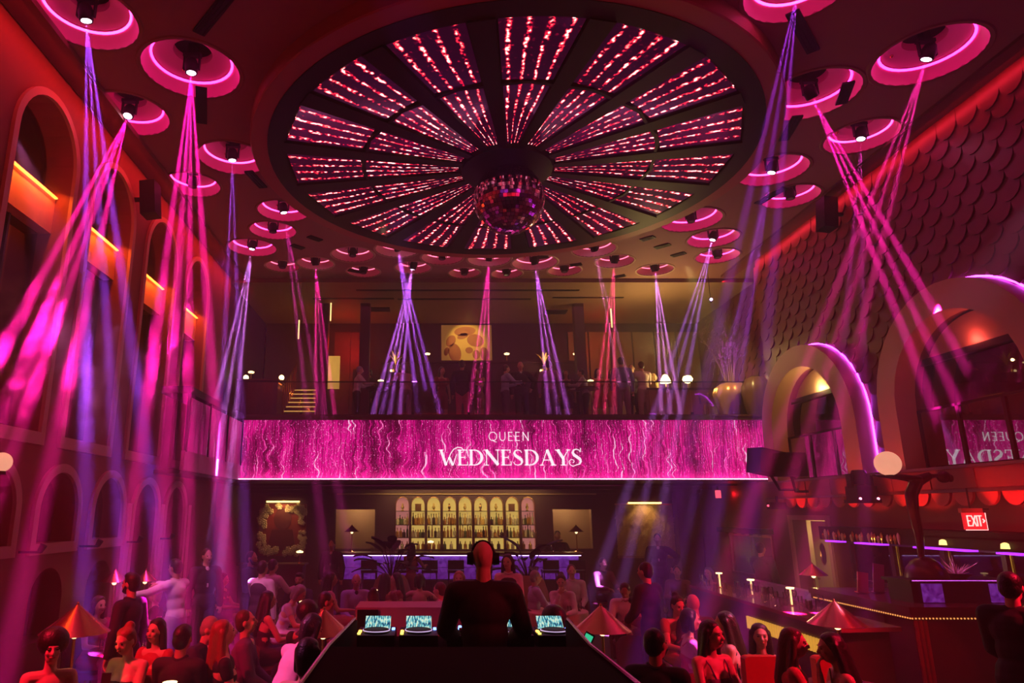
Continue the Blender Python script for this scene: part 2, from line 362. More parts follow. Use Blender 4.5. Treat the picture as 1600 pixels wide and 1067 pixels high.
# ------------------------------------------------------------------ right wall
A1, A2, AR, AI, ASP = 13.95, 9.85, 1.72, 1.28, 4.05      # arch centres, ring radii, spring height
DOOR = (14.15, 15.5)
KW, BW = (16.5, 18.7), (9.0, 13.4)
wr = MB()
hs = [arch(c, AI + .04, 3.05, ASP, AI + .04, 24) for c in (A1, A2, 5.7)]
hs += [[(DOOR[0], .02), (DOOR[1], .02), (DOOR[1], 2.24), (DOOR[0], 2.24)]]
hs += [[(BW[0], 1.2), (BW[1], 1.2), (BW[1], 1.84), (BW[0], 1.84)]]
wr.prism([(-3, 0), (15.75, 0), (15.75, ZC), (-3, ZC)], hs, side(XR, 1), 0, .3)
wq = MB(); wq.prism([(15.75, 0), (BACK + .5, 0), (BACK + .5, 3.1), (15.75, 3.1)], [[(KW[0], .92), (KW[1], .92), (KW[1], 1.82), (KW[0], 1.82)]], side(XR, 1), 0, .3); struct(wq.build('wall_right_rear', m_wallR, smooth=0))
wallR = struct(wr.build('wall_right', m_wallR, smooth=0))
wf = MB(); wf.bx((XF, 15.76, 3.1), (XF + .2, MBACK + .2, ZC)); wf.bx((XR + .3, 15.60, 3.1), (XF + .2, 15.75, ZC)); struct(wf.build('wall_right_far', m_wallR, smooth=0))
wo = MB(); wo.bx((XR + 3.2, -3, 0), (XR + 3.3, 24, ZC)); struct(wo.build('wall_right_outer', m_dark, smooth=0))
purple = glow('violet_strip', (.62, .05, 1), 11)
for i, c in enumerate((A1, A2, 5.7)):
    t = MB(); o_, h_ = archband(c, AI, AR, 2.95, ASP, AI, AR); t.prism(o_, h_, side(XR, -1), .0, .34)
    ring = struct(t.build('trim_%d' % (i + 20), m_ring, smooth=30))
    pts = [(XR - .05, c - AR - .02, 3.0)] + [(XR - .05, c - (AR + .02) * cos(pi * k / 24), ASP + (AR + .02) * sin(pi * k / 24)) for k in range(19)]
    l = MB(); l.tube(pts, .016, 5); struct(l.build('halo_strip', purple, ring))
    # tympanum, lintel, dark window, interior
    ty = MB(); ty.prism([(c + AI * cos(a), ASP + AI * sin(a)) for a in [R(36 + 108 * k / 20) for k in range(21)]], [], side(XR, 1), .14, .20)
    struct(ty.build('tympanum', m_ring, ring, smooth=0))
    ln = MB(); ln.bx((XR + .08, c - AI, 4.72), (XR + .24, c + AI, 4.82)); struct(ln.build('lintel', m_dark, ring, smooth=0))
    wn = MB(); wn.bx((XR + .15, c - AI, 3.05), (XR + .17, c + AI, 4.74)); struct(wn.build('window_%d' % (i + 20), glass('dark_arch_glass', (.12, .09, .11), 1.5, 1.9, .012), ring, smooth=0))
    rv = MB(); n = 24
    rv.prism(archband(c, AI + .04, AI + .10, 3.05, ASP, AI + .04, AI + .10)[0], [], side(XR, 1), .28, .60); struct(rv.build('reveal', m_ring, ring, smooth=30))
    fs = MB(); fs.bx((XR + .0, c - AI - .1, 2.98), (XR + 3.2, c + AI + .1, 3.05)); struct(fs.build('balcony_floor', m_dark, ring, smooth=0))
lamp('POINT', 'arch_uplight', (XR + .04, A1, 4.90), GOLD, 12, shadow_soft_size=.03)
lamp('POINT', 'arch_uplight', (XR + .04, A2, 4.90), (1, .10, .08), 4, shadow_soft_size=.03)
# balcony band with its scalloped valance
bd = MB(); bd.bx((XR - .36, -3, 2.70), (XR, 15.75, 3.04)); band = struct(bd.build('balcony_fascia', m_wallR, smooth=0))
rl = MB(); rl.bx((XR - .39, -3, 2.68), (XR - .02, 15.78, 2.72)); rl.bx((XR - .39, -3, 3.02), (XR - .02, 15.78, 3.06)); struct(rl.build('trim_30', m_wood, band, smooth=0))
n = 34; sc_me = None
for k in range(n):
    y = 15.4 - k * .44
    if sc_me is None:
        s_ = MB(); s_.prism([(-.19, 0)] + [(-.19 + .19 * (1 - cos(pi * q / 10)), -.20 * sin(pi * q / 10)) for q in range(11)], [], side(0, 1), -.02, .02); sc_me = s_.mesh('scallop', mat('valance_red', (.55, .10, .08), (.42, .06, .06), rough=.5), 0)
    inst('valance_scallop', sc_me, band, (XR - .26, y, 2.69))
    if k % 2 == 0:
        p = MB(); p.bx((XR - .375, y - .40, 2.735), (XR - .36, y + .36, 3.0)); struct(p.build('fascia_panel', m_wallR, band, smooth=0))
for y in (14.6, 12.6, 11.2, 9.4, 7.6): lamp('SPOT', 'valance_light', (XR - .95, y, 2.30), (1, .04, .04), 46, (XR - .30, y - .1, 2.9), spot_size=R(75), spot_blend=.3, shadow_soft_size=.02)
# interior of kitchen and door
kb = MB(); kb.bx((XR + .3, 8.6, .6), (XR + 2.2, 8.7, 2.5)); kb.bx((XR + 2.1, 8.6, .6), (XR + 2.2, 19.5, 2.5)); kb.bx((XR + .3, 8.6, 2.4), (XR + 2.2, 19.5, 2.5)); kb.bx((XR + .3, 13.5, .0), (XR + 2.2, 13.6, 2.5)); kb.bx((XR + .3, 16.1, 0), (XR + 2.2, 16.2, 2.5)); kb.bx((XR + .3, 19.4, 0), (XR + 2.2, 19.5, 2.5)); kb.bx((XR + .3, 8.6, .95), (XR + .9, 13.5, 1.0)); kb.bx((XR + .3, 16.2, .85), (XR + .9, 19.4, .9))
struct(kb.build('wall_kitchen', mat('kitchen_wall', (.62, .50, .22), (.55, .44, .18), rough=.5), smooth=0))
lamp('POINT', 'kitchen_lamp', (XR + 1.5, 12.1, 2.25), (1, .74, .20), 32, shadow_soft_size=.2)
lamp('POINT', 'kitchen_lamp', (XR + 1.5, 10.1, 2.25), (1, .74, .20), 26, shadow_soft_size=.2)
lamp('POINT', 'kitchen_lamp', (XR + 1.4, 17.6, 2.25), (1, .68, .18), 42, shadow_soft_size=.2)
lamp('POINT', 'corridor_lamp', (XR + 1.1, 15.5, 2.0), (1, .74, .30), 18, shadow_soft_size=.15)

# scale tiles covering the upper right wall: the 300 nearest in view single, the rest joined
tl = MB(); W_, H_ = .40, .52
prof = [(-W_ / 2, H_ * .42), (-W_ / 2, -.06)] + [(-W_ / 2 * cos(pi * q / 8), -.06 - (H_ * .40) * sin(pi * q / 8)) for q in range(1, 8)] + [(W_ / 2, -.06), (W_ / 2, H_ * .42)]
tl.v = [V((-.012 - .055 * (.42 * H_ - v) / H_, u * .985, v)) for u, v in prof] + [V((-.002, u * .985, v)) for u, v in prof]
m_ = len(prof); tl.f = [tuple(range(m_)), tuple(reversed(range(m_, 2 * m_)))] + [(i, (i + 1) % m_, m_ + (i + 1) % m_, m_ + i) for i in range(m_)]
tile_me = tl.mesh('scale_tile', m_scale, 0)
spots = []
row = 0; z = 8.22
while z > 3.1:
    y = 2.2 + (W_ / 2 if row % 2 else 0)
    while y < 20.8:
        ok = all(not ((abs(y - c) < AR + .06 and z < ASP) or (z >= ASP and (y - c) ** 2 + (z - ASP) ** 2 < (AR + .10) ** 2)) for c in (A1, A2, 5.7))
        if ok: spots.append((y, z))
        y += W_
    z -= .235; row += 1
def inview(y, z):
    zc = y * CP + (z - CZ) * SP; px = AX + FPX * XR / zc; py = 533.5 - FPX * ((z - CZ) * CP - y * SP) / zc
    return -20 < px < 1620 and -20 < py < 1080
vis = sorted([s for s in spots if inview(*s)], key=lambda s: s[0] * CP + (s[1] - CZ) * SP)
single = set(vis[:300])
rest = MB()
for (y, z) in spots:
    j = RND.uniform(-.006, .006) + (XF - XR if y > 15.75 else 0)
    if (y, z) in single: inst('scale_tile', tile_me, wallR, (XR + j, y, z))
    else: rest.add([V((XR + j, y, z)) + p for p in tl.v], tl.f)
ro = rest.build('scale_tiles', m_scale, wallR, smooth=0); ro['kind'] = 'stuff'
# brass-edged cove along the top
cv = MB(); cv.bx((XR - .34, -3, ZC - .05), (XR - .02, 16.9, ZC)); struct(cv.build('trim_31', m_wallR, smooth=0))
cv = MB(); cv.bx((XL + .02, -3, ZC - .08), (XL + .40, 17, ZC)); struct(cv.build('trim_32', m_wallL, smooth=0))

# ------------------------------------------------------------------ mezzanine slab, back walls
sl = MB(); sl.bx((XL, FY + .06, 3.18), (XF, MBACK, MZ)); sl.bx((XR + .3, 15.76, 3.18), (XF, FY + .06, MZ)); struct(sl.build('mezzanine_slab', m_dark, smooth=0))
so = MB(); so.bx((XL, FY + .02, 3.12), (XR, BACK, 3.18)); soff = struct(so.build('ceiling_soffit', m_backw, smooth=0))
for y, zz in ((18.0, 3.09), (19.6, 3.05), (BACK - .14, 2.98)):
    s = MB(); s.bx((XL, y, zz - .03), (XR, y + .14, 3.125)); struct(s.build('trim_%d' % (33 + int(y)), m_backw, soff, smooth=0))
cr = MB(); cr.bx((-2.6, BACK - .10, 2.90), (5.0, BACK, 2.94)); struct(cr.build('trim_60', m_tan, smooth=0))
NX = [-.68 + .46 * k for k in range(9)]
NZ0, NZS, NHW = 1.34, 2.60, .19
nh = [arch(x, NHW, NZ0, NZS, .22, 12) for x in NX]
SW = [(-2.62, -1.48), (3.72, 4.85)]
nh += [[(a, 1.38), (b, 1.38), (b, 2.48), (a, 2.48)] for a, b in SW]
bw = MB(); bw.prism([(XL, 0), (XR, 0), (XR, 3.15), (XL, 3.15)], nh, front(BACK), 0, .06)
wallB = struct(bw.build('wall_back', m_backw, smooth=0))
bb = MB(); bb.bx((XL, BACK + 1.4, 0), (XR, BACK + 1.5, 3.2)); struct(bb.build('wall_back_outer', m_tan, smooth=0))
for a, b in SW:
    s = MB(); s.bx((a - .3, BACK + .06, 1.2), (a - .25, BACK + 1.4, 2.7)); s.bx((b + .25, BACK + .06, 1.2), (b + .3, BACK + 1.4, 2.7)); struct(s.build('wall_side_room', m_tan, smooth=0))
    lamp('POINT', 'side_room_lamp', ((a + b) / 2, BACK + .8, 2.62), (1, .62, .30), 20, shadow_soft_size=.1)
# mezzanine back wall with wood panels either side
mw = MB(); mw.bx((XL, MBACK, MZ), (XF + .2, MBACK + .2, ZC)); struct(mw.build('wall_mezzanine', m_backw, smooth=0))
m_gold = mat('gold_panel', (.40, .24, .10), (.30, .17, .08), rough=.45, scale=2)
for k, (x0, x1) in enumerate([(4.55, 5.2), (5.22, 5.9), (5.92, 6.6), (6.62, 7.3), (7.32, 8.0), (8.02, 8.72)]):
    p = MB(); p.bx((x0, MBACK - .06, MZ), (x1 - .03, MBACK, 8.0)); struct(p.build('wall_panel', m_gold, smooth=0))
for k, (x0, x1) in enumerate([(-2.9, -2.4), (-2.38, -1.9)]):
    p = MB(); p.bx((x0, MBACK - .06, MZ), (x1, MBACK, 8.0)); struct(p.build('wall_panel', mat('red_panel', (.30, .05, .05), rough=.4), smooth=0))
for x in (-2.95, -1.75, 4.45):
    p = MB(); p.bx((x - .14, 19.0, MZ), (x + .14, 19.3, 8.3)); struct(p.build('column', m_backw, smooth=0))

# ------------------------------------------------------------------ lit dome
def strips_mat():
    m = bpy.data.materials.new('led_streaks'); m.use_nodes = True; nt = m.node_tree; N, L = nt.nodes, nt.links
    b = N['Principled BSDF']; b.inputs['Base Color'].default_value = (.02, .012, .015, 1); b.inputs['Roughness'].default_value = .12
    def mth(op, a, bb=None, clamp=False):
        n = N.new('ShaderNodeMath'); n.operation = op; n.use_clamp = clamp
        for i, v in enumerate((a, bb)):
            if v is None: continue
            if isinstance(v, (int, float)): n.inputs[i].default_value = v
            else: L.new(v, n.inputs[i])
        return n.outputs[0]
    uv = N.new('ShaderNodeUVMap'); sx = N.new('ShaderNodeSeparateXYZ'); L.new(uv.outputs[0], sx.inputs[0])
    geo = N.new('ShaderNodeNewGeometry')
    n0 = N.new('ShaderNodeTexNoise'); n0.inputs['Scale'].default_value = 7; n0.inputs['Detail'].default_value = 2; L.new(geo.outputs['Position'], n0.inputs['Vector'])
    n1 = N.new('ShaderNodeTexNoise'); n1.inputs['Scale'].default_value = 15; n1.inputs['Detail'].default_value = 1; L.new(geo.outputs['Position'], n1.inputs['Vector'])
    n3 = N.new('ShaderNodeTexNoise'); n3.inputs['Scale'].default_value = 2.2; L.new(geo.outputs['Position'], n3.inputs['Vector'])
    jig = mth('MULTIPLY', mth('SUBTRACT', n0.outputs[0], .5), .22)
    t = mth('FRACT', mth('ADD', mth('MULTIPLY', sx.outputs[0], 4), jig))
    tri = mth('SUBTRACT', 1, mth('ABSOLUTE', mth('SUBTRACT', mth('MULTIPLY', t, 2), 1)))
    st = N.new('ShaderNodeMapRange'); st.interpolation_type = 'SMOOTHSTEP'; L.new(tri, st.inputs[0]); st.inputs[1].default_value = .56; st.inputs[2].default_value = .96
    sp = N.new('ShaderNodeMapRange'); L.new(n1.outputs[0], sp.inputs[0]); sp.inputs[1].default_value = .36; sp.inputs[2].default_value = .64
    lo = N.new('ShaderNodeMapRange'); L.new(n3.outputs[0], lo.inputs[0]); lo.inputs[1].default_value = .3; lo.inputs[2].default_value = .7; lo.inputs[3].default_value = .75; lo.inputs[4].default_value = 1.1
    a = mth('MULTIPLY', mth('MULTIPLY', st.outputs[0], sp.outputs[0]), lo.outputs[0])
    off = N.new('ShaderNodeMapRange'); L.new(n1.outputs[0], off.inputs[0]); off.inputs[1].default_value = .62; off.inputs[2].default_value = .80; off.inputs[4].default_value = .5
    tot = mth('ADD', a, mth('MULTIPLY', off.outputs[0], n3.outputs[0]), True)
    cr = N.new('ShaderNodeValToRGB'); L.new(tot, cr.inputs[0]); e = cr.color_ramp.elements
    e[0].position = 0; e[0].color = (.008, .0004, .005, 1); e[1].position = .92; e[1].color = (1, .9, .88, 1)
    for p, c in ((.18, (.06, .0006, .010, 1)), (.36, (.55, .004, .028, 1)), (.52, (1, .03, .045, 1)), (.70, (1, .32, .28, 1))):
        k = e.new(p); k.color = c
    L.new(cr.outputs[0], b.inputs['Emission Color']); b.inputs['Emission Strength'].default_value = 2.3
    return m
m_led = strips_mat()
dome = thing('ceiling_dome', 'huge round ceiling dome of sparkling red and white light panels between black spokes', 'dome', DOME)
m_drum = mat('drum_red', (.45, .08, .06), (.36, .06, .05), rough=.55, scale=1.2)
b = MB(); b.lathe([(4.03, .26), (4.03, 0), (4.28, 0), (4.30, .02), (4.30, .30)], 96, flip=True); b.build('drum_rim', m_drum, dome, 40)
b = MB(); b.lathe([(3.74, -.01), (4.03, -.01), (4.03, .05), (3.74, .05)], 96); b.build('outer_ring', m_black, dome, 40)
b = MB(); b.lathe([(0, .06), (4.03, .06)], 64); b.build('backing', m_black, dome, 0)
b = MB(); b.lathe([(2.455, -.03), (2.505, -.03), (2.505, .04), (2.455, .04)], 16, rfun=None); o = b.build('middle_ring', m_black, dome, 0); o.rotation_euler.z = R(11.25) * 0
b = MB(); b.lathe([(0, -.12), (.55, -.12), (.78, -.06), (.80, .05)], 32); b.build('hub', m_black, dome, 40)
def panel_mesh(r0, r1, name):
    h0, h1 = R(11.25) - R(2.6) - .03 / r0, R(11.25) - R(2.6) - .03 / r1
    p = MB(); nseg = 4; p.uv = []
    for tt in (0, .03):
        for k in range(nseg + 1):
            u = k / nseg
            for r, h in ((r0, h0), (r1, h1)):
                A = V((r * sin(-h), r * cos(-h), 0)); B = V((r * sin(h), r * cos(h), 0)); q = A.lerp(B, u); p.v.append(tuple(q + V((0, 0, tt)))); p.uv.append((u, r))
    n2 = 2 * (nseg + 1)
    for k in range(nseg): p.f += [(2 * k, 2 * k + 1, 2 * k + 3, 2 * k + 2), (n2 + 2 * k, n2 + 2 * k + 2, n2 + 2 * k + 3, n2 + 2 * k + 1)]
    return p.mesh(name, m_led, 0)
pin, pout = panel_mesh(.84, 2.45, 'inner_panel'), panel_mesh(2.52, 3.73, 'outer_panel')
spk = MB(); spk.v = [(-.06, .8, -.035), (.06, .8, -.035), (.17, 3.76, -.035), (-.17, 3.76, -.035), (-.06, .8, .03), (.06, .8, .03), (.17, 3.76, .03), (-.17, 3.76, .03)]
spk.f = [(0, 1, 2, 3), (7, 6, 5, 4), (0, 4, 5, 1), (1, 5, 6, 2), (2, 6, 7, 3), (3, 7, 4, 0)]; spk = spk.mesh('spoke', m_black, 0)
for k in range(16):
    inst('light_panel', pin, dome, (0, 0, 0), R(22.5 * k)); inst('light_panel', pout, dome, (0, 0, 0), R(22.5 * k)); inst('spoke', spk, dome, (0, 0, 0), R(22.5 * k + 11.25))

# ------------------------------------------------------------------ mirror ball
ball = thing('mirror_ball', 'large purple mirror ball hanging under the hub of the red dome', 'mirror ball', DOME + V((.02, 0, -.58)))
m_mir = mat('mirror_tile', (.86, .42, .74), (.74, .34, .70), rough=.10, metal=1, scale=3)
b = MB(); b.ell((0, 0, 0), .592, 32, 20); b.build('core', m_black, ball)
b = MB(); b.cone((0, 0, .55), (0, 0, .66), .14, .10, 16); b.build('mount', m_black, ball)
b = MB(); nr = 30
for j in range(1, nr):
    t0, t1 = pi * (j - .46) / nr, pi * (j + .46) / nr; tm = pi * j / nr; n = max(6, int(2 * pi * sin(tm) * .60 / .066))
    for k in range(n):
        a0, a1 = 2 * pi * (k + .04) / n, 2 * pi * (k + .96) / n
        q = [V((sin(t) * cos(a), sin(t) * sin(a), -cos(t))) * .604 for t, a in ((t0, a0), (t0, a1), (t1, a1), (t1, a0))]
        c = (q[0] + q[1] + q[2] + q[3]) / 4; ax = V((RND.gauss(0, 1), RND.gauss(0, 1), RND.gauss(0, 1))).normalized(); rm = M4.Rotation(RND.gauss(0, .05), 3, ax)
        b.add([c + rm @ (p - c) for p in q], [(0, 1, 2, 3)])
o = b.build('mirror_tiles', m_mir, ball, 0); o['kind'] = 'stuff'

# ------------------------------------------------------------------ round recesses with moving-head lamps
m_dish = mat('dish_plaster', (.80, .34, .40), (.72, .28, .36), rough=.5, scale=1.5)
m_lens = glow('lamp_lens', (1, .75, .95), 12, .05)
m_lens_off = mat('lamp_lens_dim', (.2, .15, .2), rough=.1)
def ring_glow(c, s, nm): return glow('dish_ring_' + nm, c, s, .1)
GL = {'pink': ring_glow((1, .035, .34), 13, 'pink'), 'mag': ring_glow((1, .02, .34), 15, 'magenta'), 'warm': ring_glow((1, .14, .26), 3.4, 'rose')}
def dish_mesh(r):
    d = MB(); d.lathe([(1.0 * r, 0), (.985 * r, .05), (.93 * r, .12), (.86 * r, .165), (.80 * r, .18), (.79 * r, .20), (.72 * r, .225), (.55 * r, .27), (.40 * r, .285), (.395 * r, .40)], 40, flip=True); return d.mesh('dish', m_dish, 40)
def dish_unit(i, x, y, r):
    left, right = x < -2.5 and y < 15.2, x > 4.2 and y < 15.6
    grp = 'left' if left else 'right' if right else 'far'
    mem = [q for q in range(len(DISH)) if (DISH[q][0] < -2.5 and DISH[q][1] < 15.2) == left and (DISH[q][0] > 4.2 and DISH[q][1] < 15.6) == right]
    order = sorted(mem, key=lambda q: DISH[q][1] if grp != 'far' else DISH[q][0]).index(i)
    ordn = ['first', 'second', 'third', 'fourth', 'fifth', 'sixth', 'seventh', 'eighth', 'ninth', 'tenth', 'eleventh', 'twelfth', 'thirteenth', 'fourteenth', 'fifteenth', 'sixteenth', 'seventeenth'][order]
    bm = BEAMS.get(i); col = bm[0] if bm else None
    where = {'left': '%s from front at left', 'right': '%s from front at right', 'far': '%s from left in the far band'}[grp] % ordn
    lab = 'round pink ceiling recess ' + ('with %s beam, ' % col if bm else 'without beam, ') + where
    t = thing('recessed_stage_lamp', lab, 'ceiling lamp', (x, y, ZC), 0, 'round lamp recesses in the ceiling')
    inst('dish', dish_mesh(r), t)
    g = MB(); g.lathe([(.80 * r, .172), (.84 * r, .160), (.845 * r, .168), (.80 * r, .180), (.80 * r, .172)], 36); g.build('glow_ring', GL['warm' if grp == 'far' else 'mag' if i in (1, 2, 8, 9) else 'pink'], t)
    g = MB(); g.lathe([(1.0 * r, -.012), (1.07 * r, -.016), (1.10 * r, 0), (1.0 * r, 0)], 40); g.build('rim', m_ceil if grp != 'far' else m_ring, t)
    g = MB(); g.lathe([(0, .40), (.40 * r, .40)], 24); g.build('housing', m_black, t, 0)
    # head: yoke, body, lens
    S = V((x, y, ZC + .03)); dst = V(bm[1]) if bm else S + V((0, 0, -3)); dr = (dst - S).normalized(); q = dr.to_track_quat('-Z', 'Y')
    body = MB(); body.lathe([(0, .14), (.07, .13), (.095, .05), (.085, -.06), (.078, -.075)], 16, (0, 0, 0)); body.v = [tuple(V((0, 0, .03)) + q @ V(p)) for p in body.v]
    h = body.build('lamp_head', m_black, t)
    yk = MB(); yk.box((-.105, 0, .12), (.02, .05, .22)); yk.box((.105, 0, .12), (.02, .05, .22)); yk.box((0, 0, .24), (.24, .08, .05)); yk.box((0, 0, .33), (.10, .10, .16)); yk.build('yoke', m_black, t, 0)
    ln = MB(); ln.cone((0, 0, -.072), (0, 0, -.068), .062, .062, 16); ln.v = [tuple(V((0, 0, .03)) + q @ V(p)) for p in ln.v]; ln.build('lens', m_lens if bm else m_lens_off, h)
    sn = MB(); sn.ell((.62 * r * cos(2.2), .62 * r * sin(2.2), .25), .028, 8, 6); sn.build('sprinkler', m_brass, t)
    if bm:
        beam(S + dr * .078, dst, bm[2], bm[3], bm[4], bm[5], bm[6])
PW = 430000
BEAMS = {  # dish index: (colour word, target, colour, power, gobo, roll, cone)
    0: ('violet', at(172, 560, Y=8.2), (.50, .07, 1), PW * 1.0, GOBO3, 0, 14),
    2: ('magenta', at(60, 560, Y=8.2), (1, .010, .28), PW * 1.5, GOBO, 10, 17),
    1: ('magenta', at(284, 600, Y=8.7), (1, .010, .31), PW * 1.7, GOBO, 5, 14),
    3: ('thin violet', at(362, 500, Y=11.0), (.60, .10, 1), PW * .55, GOBO2, 0, 8),
    7: ('lilac', at(350, 650, X=-4.46), (.85, .22, 1), PW * 1.3, GOBO3, 5, 12),
    5: ('pink', at(492, 640, Y=13.3), (1, .04, .45), PW * .5, GOBO2, 0, 9),
    8: ('magenta', V((XR + .12, 10.4, 4.1)), (1, .010, .34), PW * 1.5, GOBO3, 0, 14),
    9: ('hot pink', at(1372, 330, Y=8.7), (1, .02, .30), PW * .8, GOBO3, 0, 14),
    10: ('violet', at(1176, 420, Y=7.4), (.62, .05, 1), PW * .3, GOBO3, 0, 10),
    12: ('thin violet', at(1176, 420, Y=11.4), (.60, .10, 1), PW * .35, GOBO2, 0, 8),
    11: ('faint pink', at(1338, 420, Y=10.1), (1, .04, .55), PW * .3, GOBO2, 0, 8),
    24: ('hot pink', at(508, 640, Y=17.45), (1, .02, .30), PW * 1.48, GOBO3, 0, 11),
    22: ('violet', at(670, 640, Y=17.5), (.60, .12, 1), PW * 1.22, GOBO3, 10, 11),
    29: ('lilac', at(605, 640, Y=17.4), (.70, .16, 1), PW * 1.30, GOBO, 0, 14),
    20: ('hot pink', at(748, 640, Y=17.5), (1, .03, .32), PW * 1.40, GOBO3, 0, 11),
    19: ('lilac', at(872, 640, Y=17.45), (.80, .16, .95), PW * 1.30, GOBO3, 0, 11),
    17: ('pale pink', at(985, 640, Y=17.4), (1, .20, .60), PW * 0.55, GOBO2, 0, 9),
    18: ('crimson', at(945, 640, Y=17.55), (1, .03, .16), PW * 1.48, GOBO3, 0, 11),
    25: ('lilac', at(1048, 640, Y=17.5), (.90, .25, .9), PW * 1.30, GOBO3, 0, 11),
    15: ('violet', at(1070, 540, Y=14.6), (.65, .20, 1), PW * .6, GOBO3, 0, 11),
}
for i, (x, y, r) in enumerate(DISH): dish_unit(i, x, y, r)
for (x, y, tx, ty, c, k) in [(6.9, 5.6, 1478, 420, (.55, .06, 1), .8), (-1.9, 6.3, 440, 320, (.6, .05, 1), .5)]:   # heads just above the top edge
    beam((x, y, ZC + .1), at(tx, ty, X=XR - .1) if x > 0 else at(tx, ty, Y=y + 3), c, PW * k, GOBO, 0, 14)

# ------------------------------------------------------------------ balcony front: shimmering screen, strands, lettering
FX0, FZ0, FZ1 = -4.52, 3.20, 4.60
def shimmer_mat(name, dim=1.0):  # fringe strands and their glints are drawn into the emission colour
    m = bpy.data.materials.new(name); m.use_nodes = True; nt = m.node_tree; N, L = nt.nodes, nt.links
    b = N['Principled BSDF']; b.inputs['Base Color'].default_value = (.20, .02, .09, 1); b.inputs['Roughness'].default_value = .35
    geo = N.new('ShaderNodeNewGeometry'); sp = N.new('ShaderNodeSeparateXYZ'); L.new(geo.outputs['Position'], sp.inputs[0])
    def mth(op, a, bb=None, c=None, clamp=False):
        n = N.new('ShaderNodeMath'); n.operation = op; n.use_clamp = clamp
        for i, v in enumerate((a, bb, c)):
            if v is None: continue
            if isinstance(v, (int, float)): n.inputs[i].default_value = v
            else: L.new(v, n.inputs[i])
        return n.outputs[0]
    u = mth('ADD', sp.outputs[0], sp.outputs[1]); z = sp.outputs[2]
    def noise(x, y, sc, det=1):
        c = N.new('ShaderNodeCombineXYZ')
        for i, v in enumerate((x, y)): L.new(v, c.inputs[i])
        n = N.new('ShaderNodeTexNoise'); n.inputs['Scale'].default_value = sc; n.inputs['Detail'].default_value = det; L.new(c.outputs[0], n.inputs['Vector']); return n.outputs[0]
    wob = mth('MULTIPLY', mth('SUBTRACT', noise(mth('MULTIPLY', u, 1.6), mth('MULTIPLY', z, 3.4), 1.0, 1), .5), .36)
    uw = mth('ADD', u, wob)
    str1 = noise(mth('MULTIPLY', uw, 5.5), mth('MULTIPLY', z, .35), 1.0, 2)
    str2 = noise(mth('MULTIPLY', uw, 21), mth('MULTIPLY', z, .7), 1.0, 1)
    spk = noise(mth('MULTIPLY', u, 34), mth('MULTIPLY', z, 34), 1.0, 1)
    big = noise(mth('MULTIPLY', u, .8), mth('MULTIPLY', z, 1.2), 1.0, 1)
    v = mth('ADD', mth('MULTIPLY', str1, .75), mth('MULTIPLY', str2, .45))
    line = N.new('ShaderNodeMapRange'); L.new(str2, line.inputs[0]); line.inputs[1].default_value = .62; line.inputs[2].default_value = .74
    sk = N.new('ShaderNodeMapRange'); L.new(spk, sk.inputs[0]); sk.inputs[1].default_value = .64; sk.inputs[2].default_value = .74
    v = mth('ADD', v, mth('MULTIPLY', line.outputs[0], .38)); v = mth('ADD', v, mth('MULTIPLY', sk.outputs[0], .6))
    v = mth('ADD', v, mth('MULTIPLY', mth('SUBTRACT', big, .5), .45))
    cr = N.new('ShaderNodeValToRGB'); L.new(v, cr.inputs[0]); e = cr.color_ramp.elements
    e[0].position = .38; e[0].color = (.05, .0005, .022, 1); e[1].position = 1.05; e[1].color = (1, .62, .86, 1)
    for p, c in ((.50, (.22, .001, .08, 1)), (.64, (.62, .002, .21, 1)), (.80, (.92, .012, .34, 1)), (.92, (1, .22, .58, 1))):
        k = e.new(p); k.color = c
    L.new(cr.outputs[0], b.inputs['Emission Color']); b.inputs['Emission Strength'].default_value = dim
    return m
bal = thing('balcony_screen', 'long shimmering magenta balcony front lettered QUEEN WEDNESDAYS, lit along its bottom edge', 'screen', (0, FY, 0))
b = MB(); b.bx((FX0, -.01, FZ0), (XF - .02, .05, FZ1)); b.build('screen', shimmer_mat('shimmer_front', 1.15), bal, 0)
b = MB(); b.bx((FX0 - .03, -3.9, 3.52), (FX0 + .02, -.02, FZ1 - .06)); b.build('side_screen', shimmer_mat('shimmer_side', .35), bal, 0)
for y in (-3.9, -2.6, -1.3, -.02):
    b = MB(); b.bx((FX0 - .01, y - .02, 3.5), (FX0 + .05, y + .02, FZ1)); b.build('side_mullion', m_black, bal, 0)
b = MB(); b.bx((FX0 - .04, -3.95, 3.16), (FX0 + .03, .0, 3.52)); b.build('side_base', mat('mauve_panel', (.55, .20, .40), rough=.5), bal, 0)
b = MB(); b.bx((XL + .06, -3.95, 3.10), (FX0 - .03, -.1, 3.16)); b.bx((XL + .06, -3.95, 4.6), (FX0 + .05, 0.3, 4.74)); b.build('side_gallery', m_dark, bal, 0)
b = MB(); b.bx((FX0 - .05, -.10, FZ1), (XF - .02, .35, 4.70)); b.bx((FX0 - .05, -.12, 4.69), (XF - .02, .35, 4.73)); b.build('ledge', m_wood, bal, 0)
b = MB(); b.bx((FX0, -.11, 3.165), (XF - .02, -.07, 3.185)); b.build('edge_light', glow('edge_pink', (1, .35, .80), 7), bal, 0)
b = MB(); b.bx((FX0, -.12, 3.12), (XF - .02, .015, 3.165)); b.build('bottom_trim', m_wood, bal, 0)
st = MB(); x = FX0 + .03
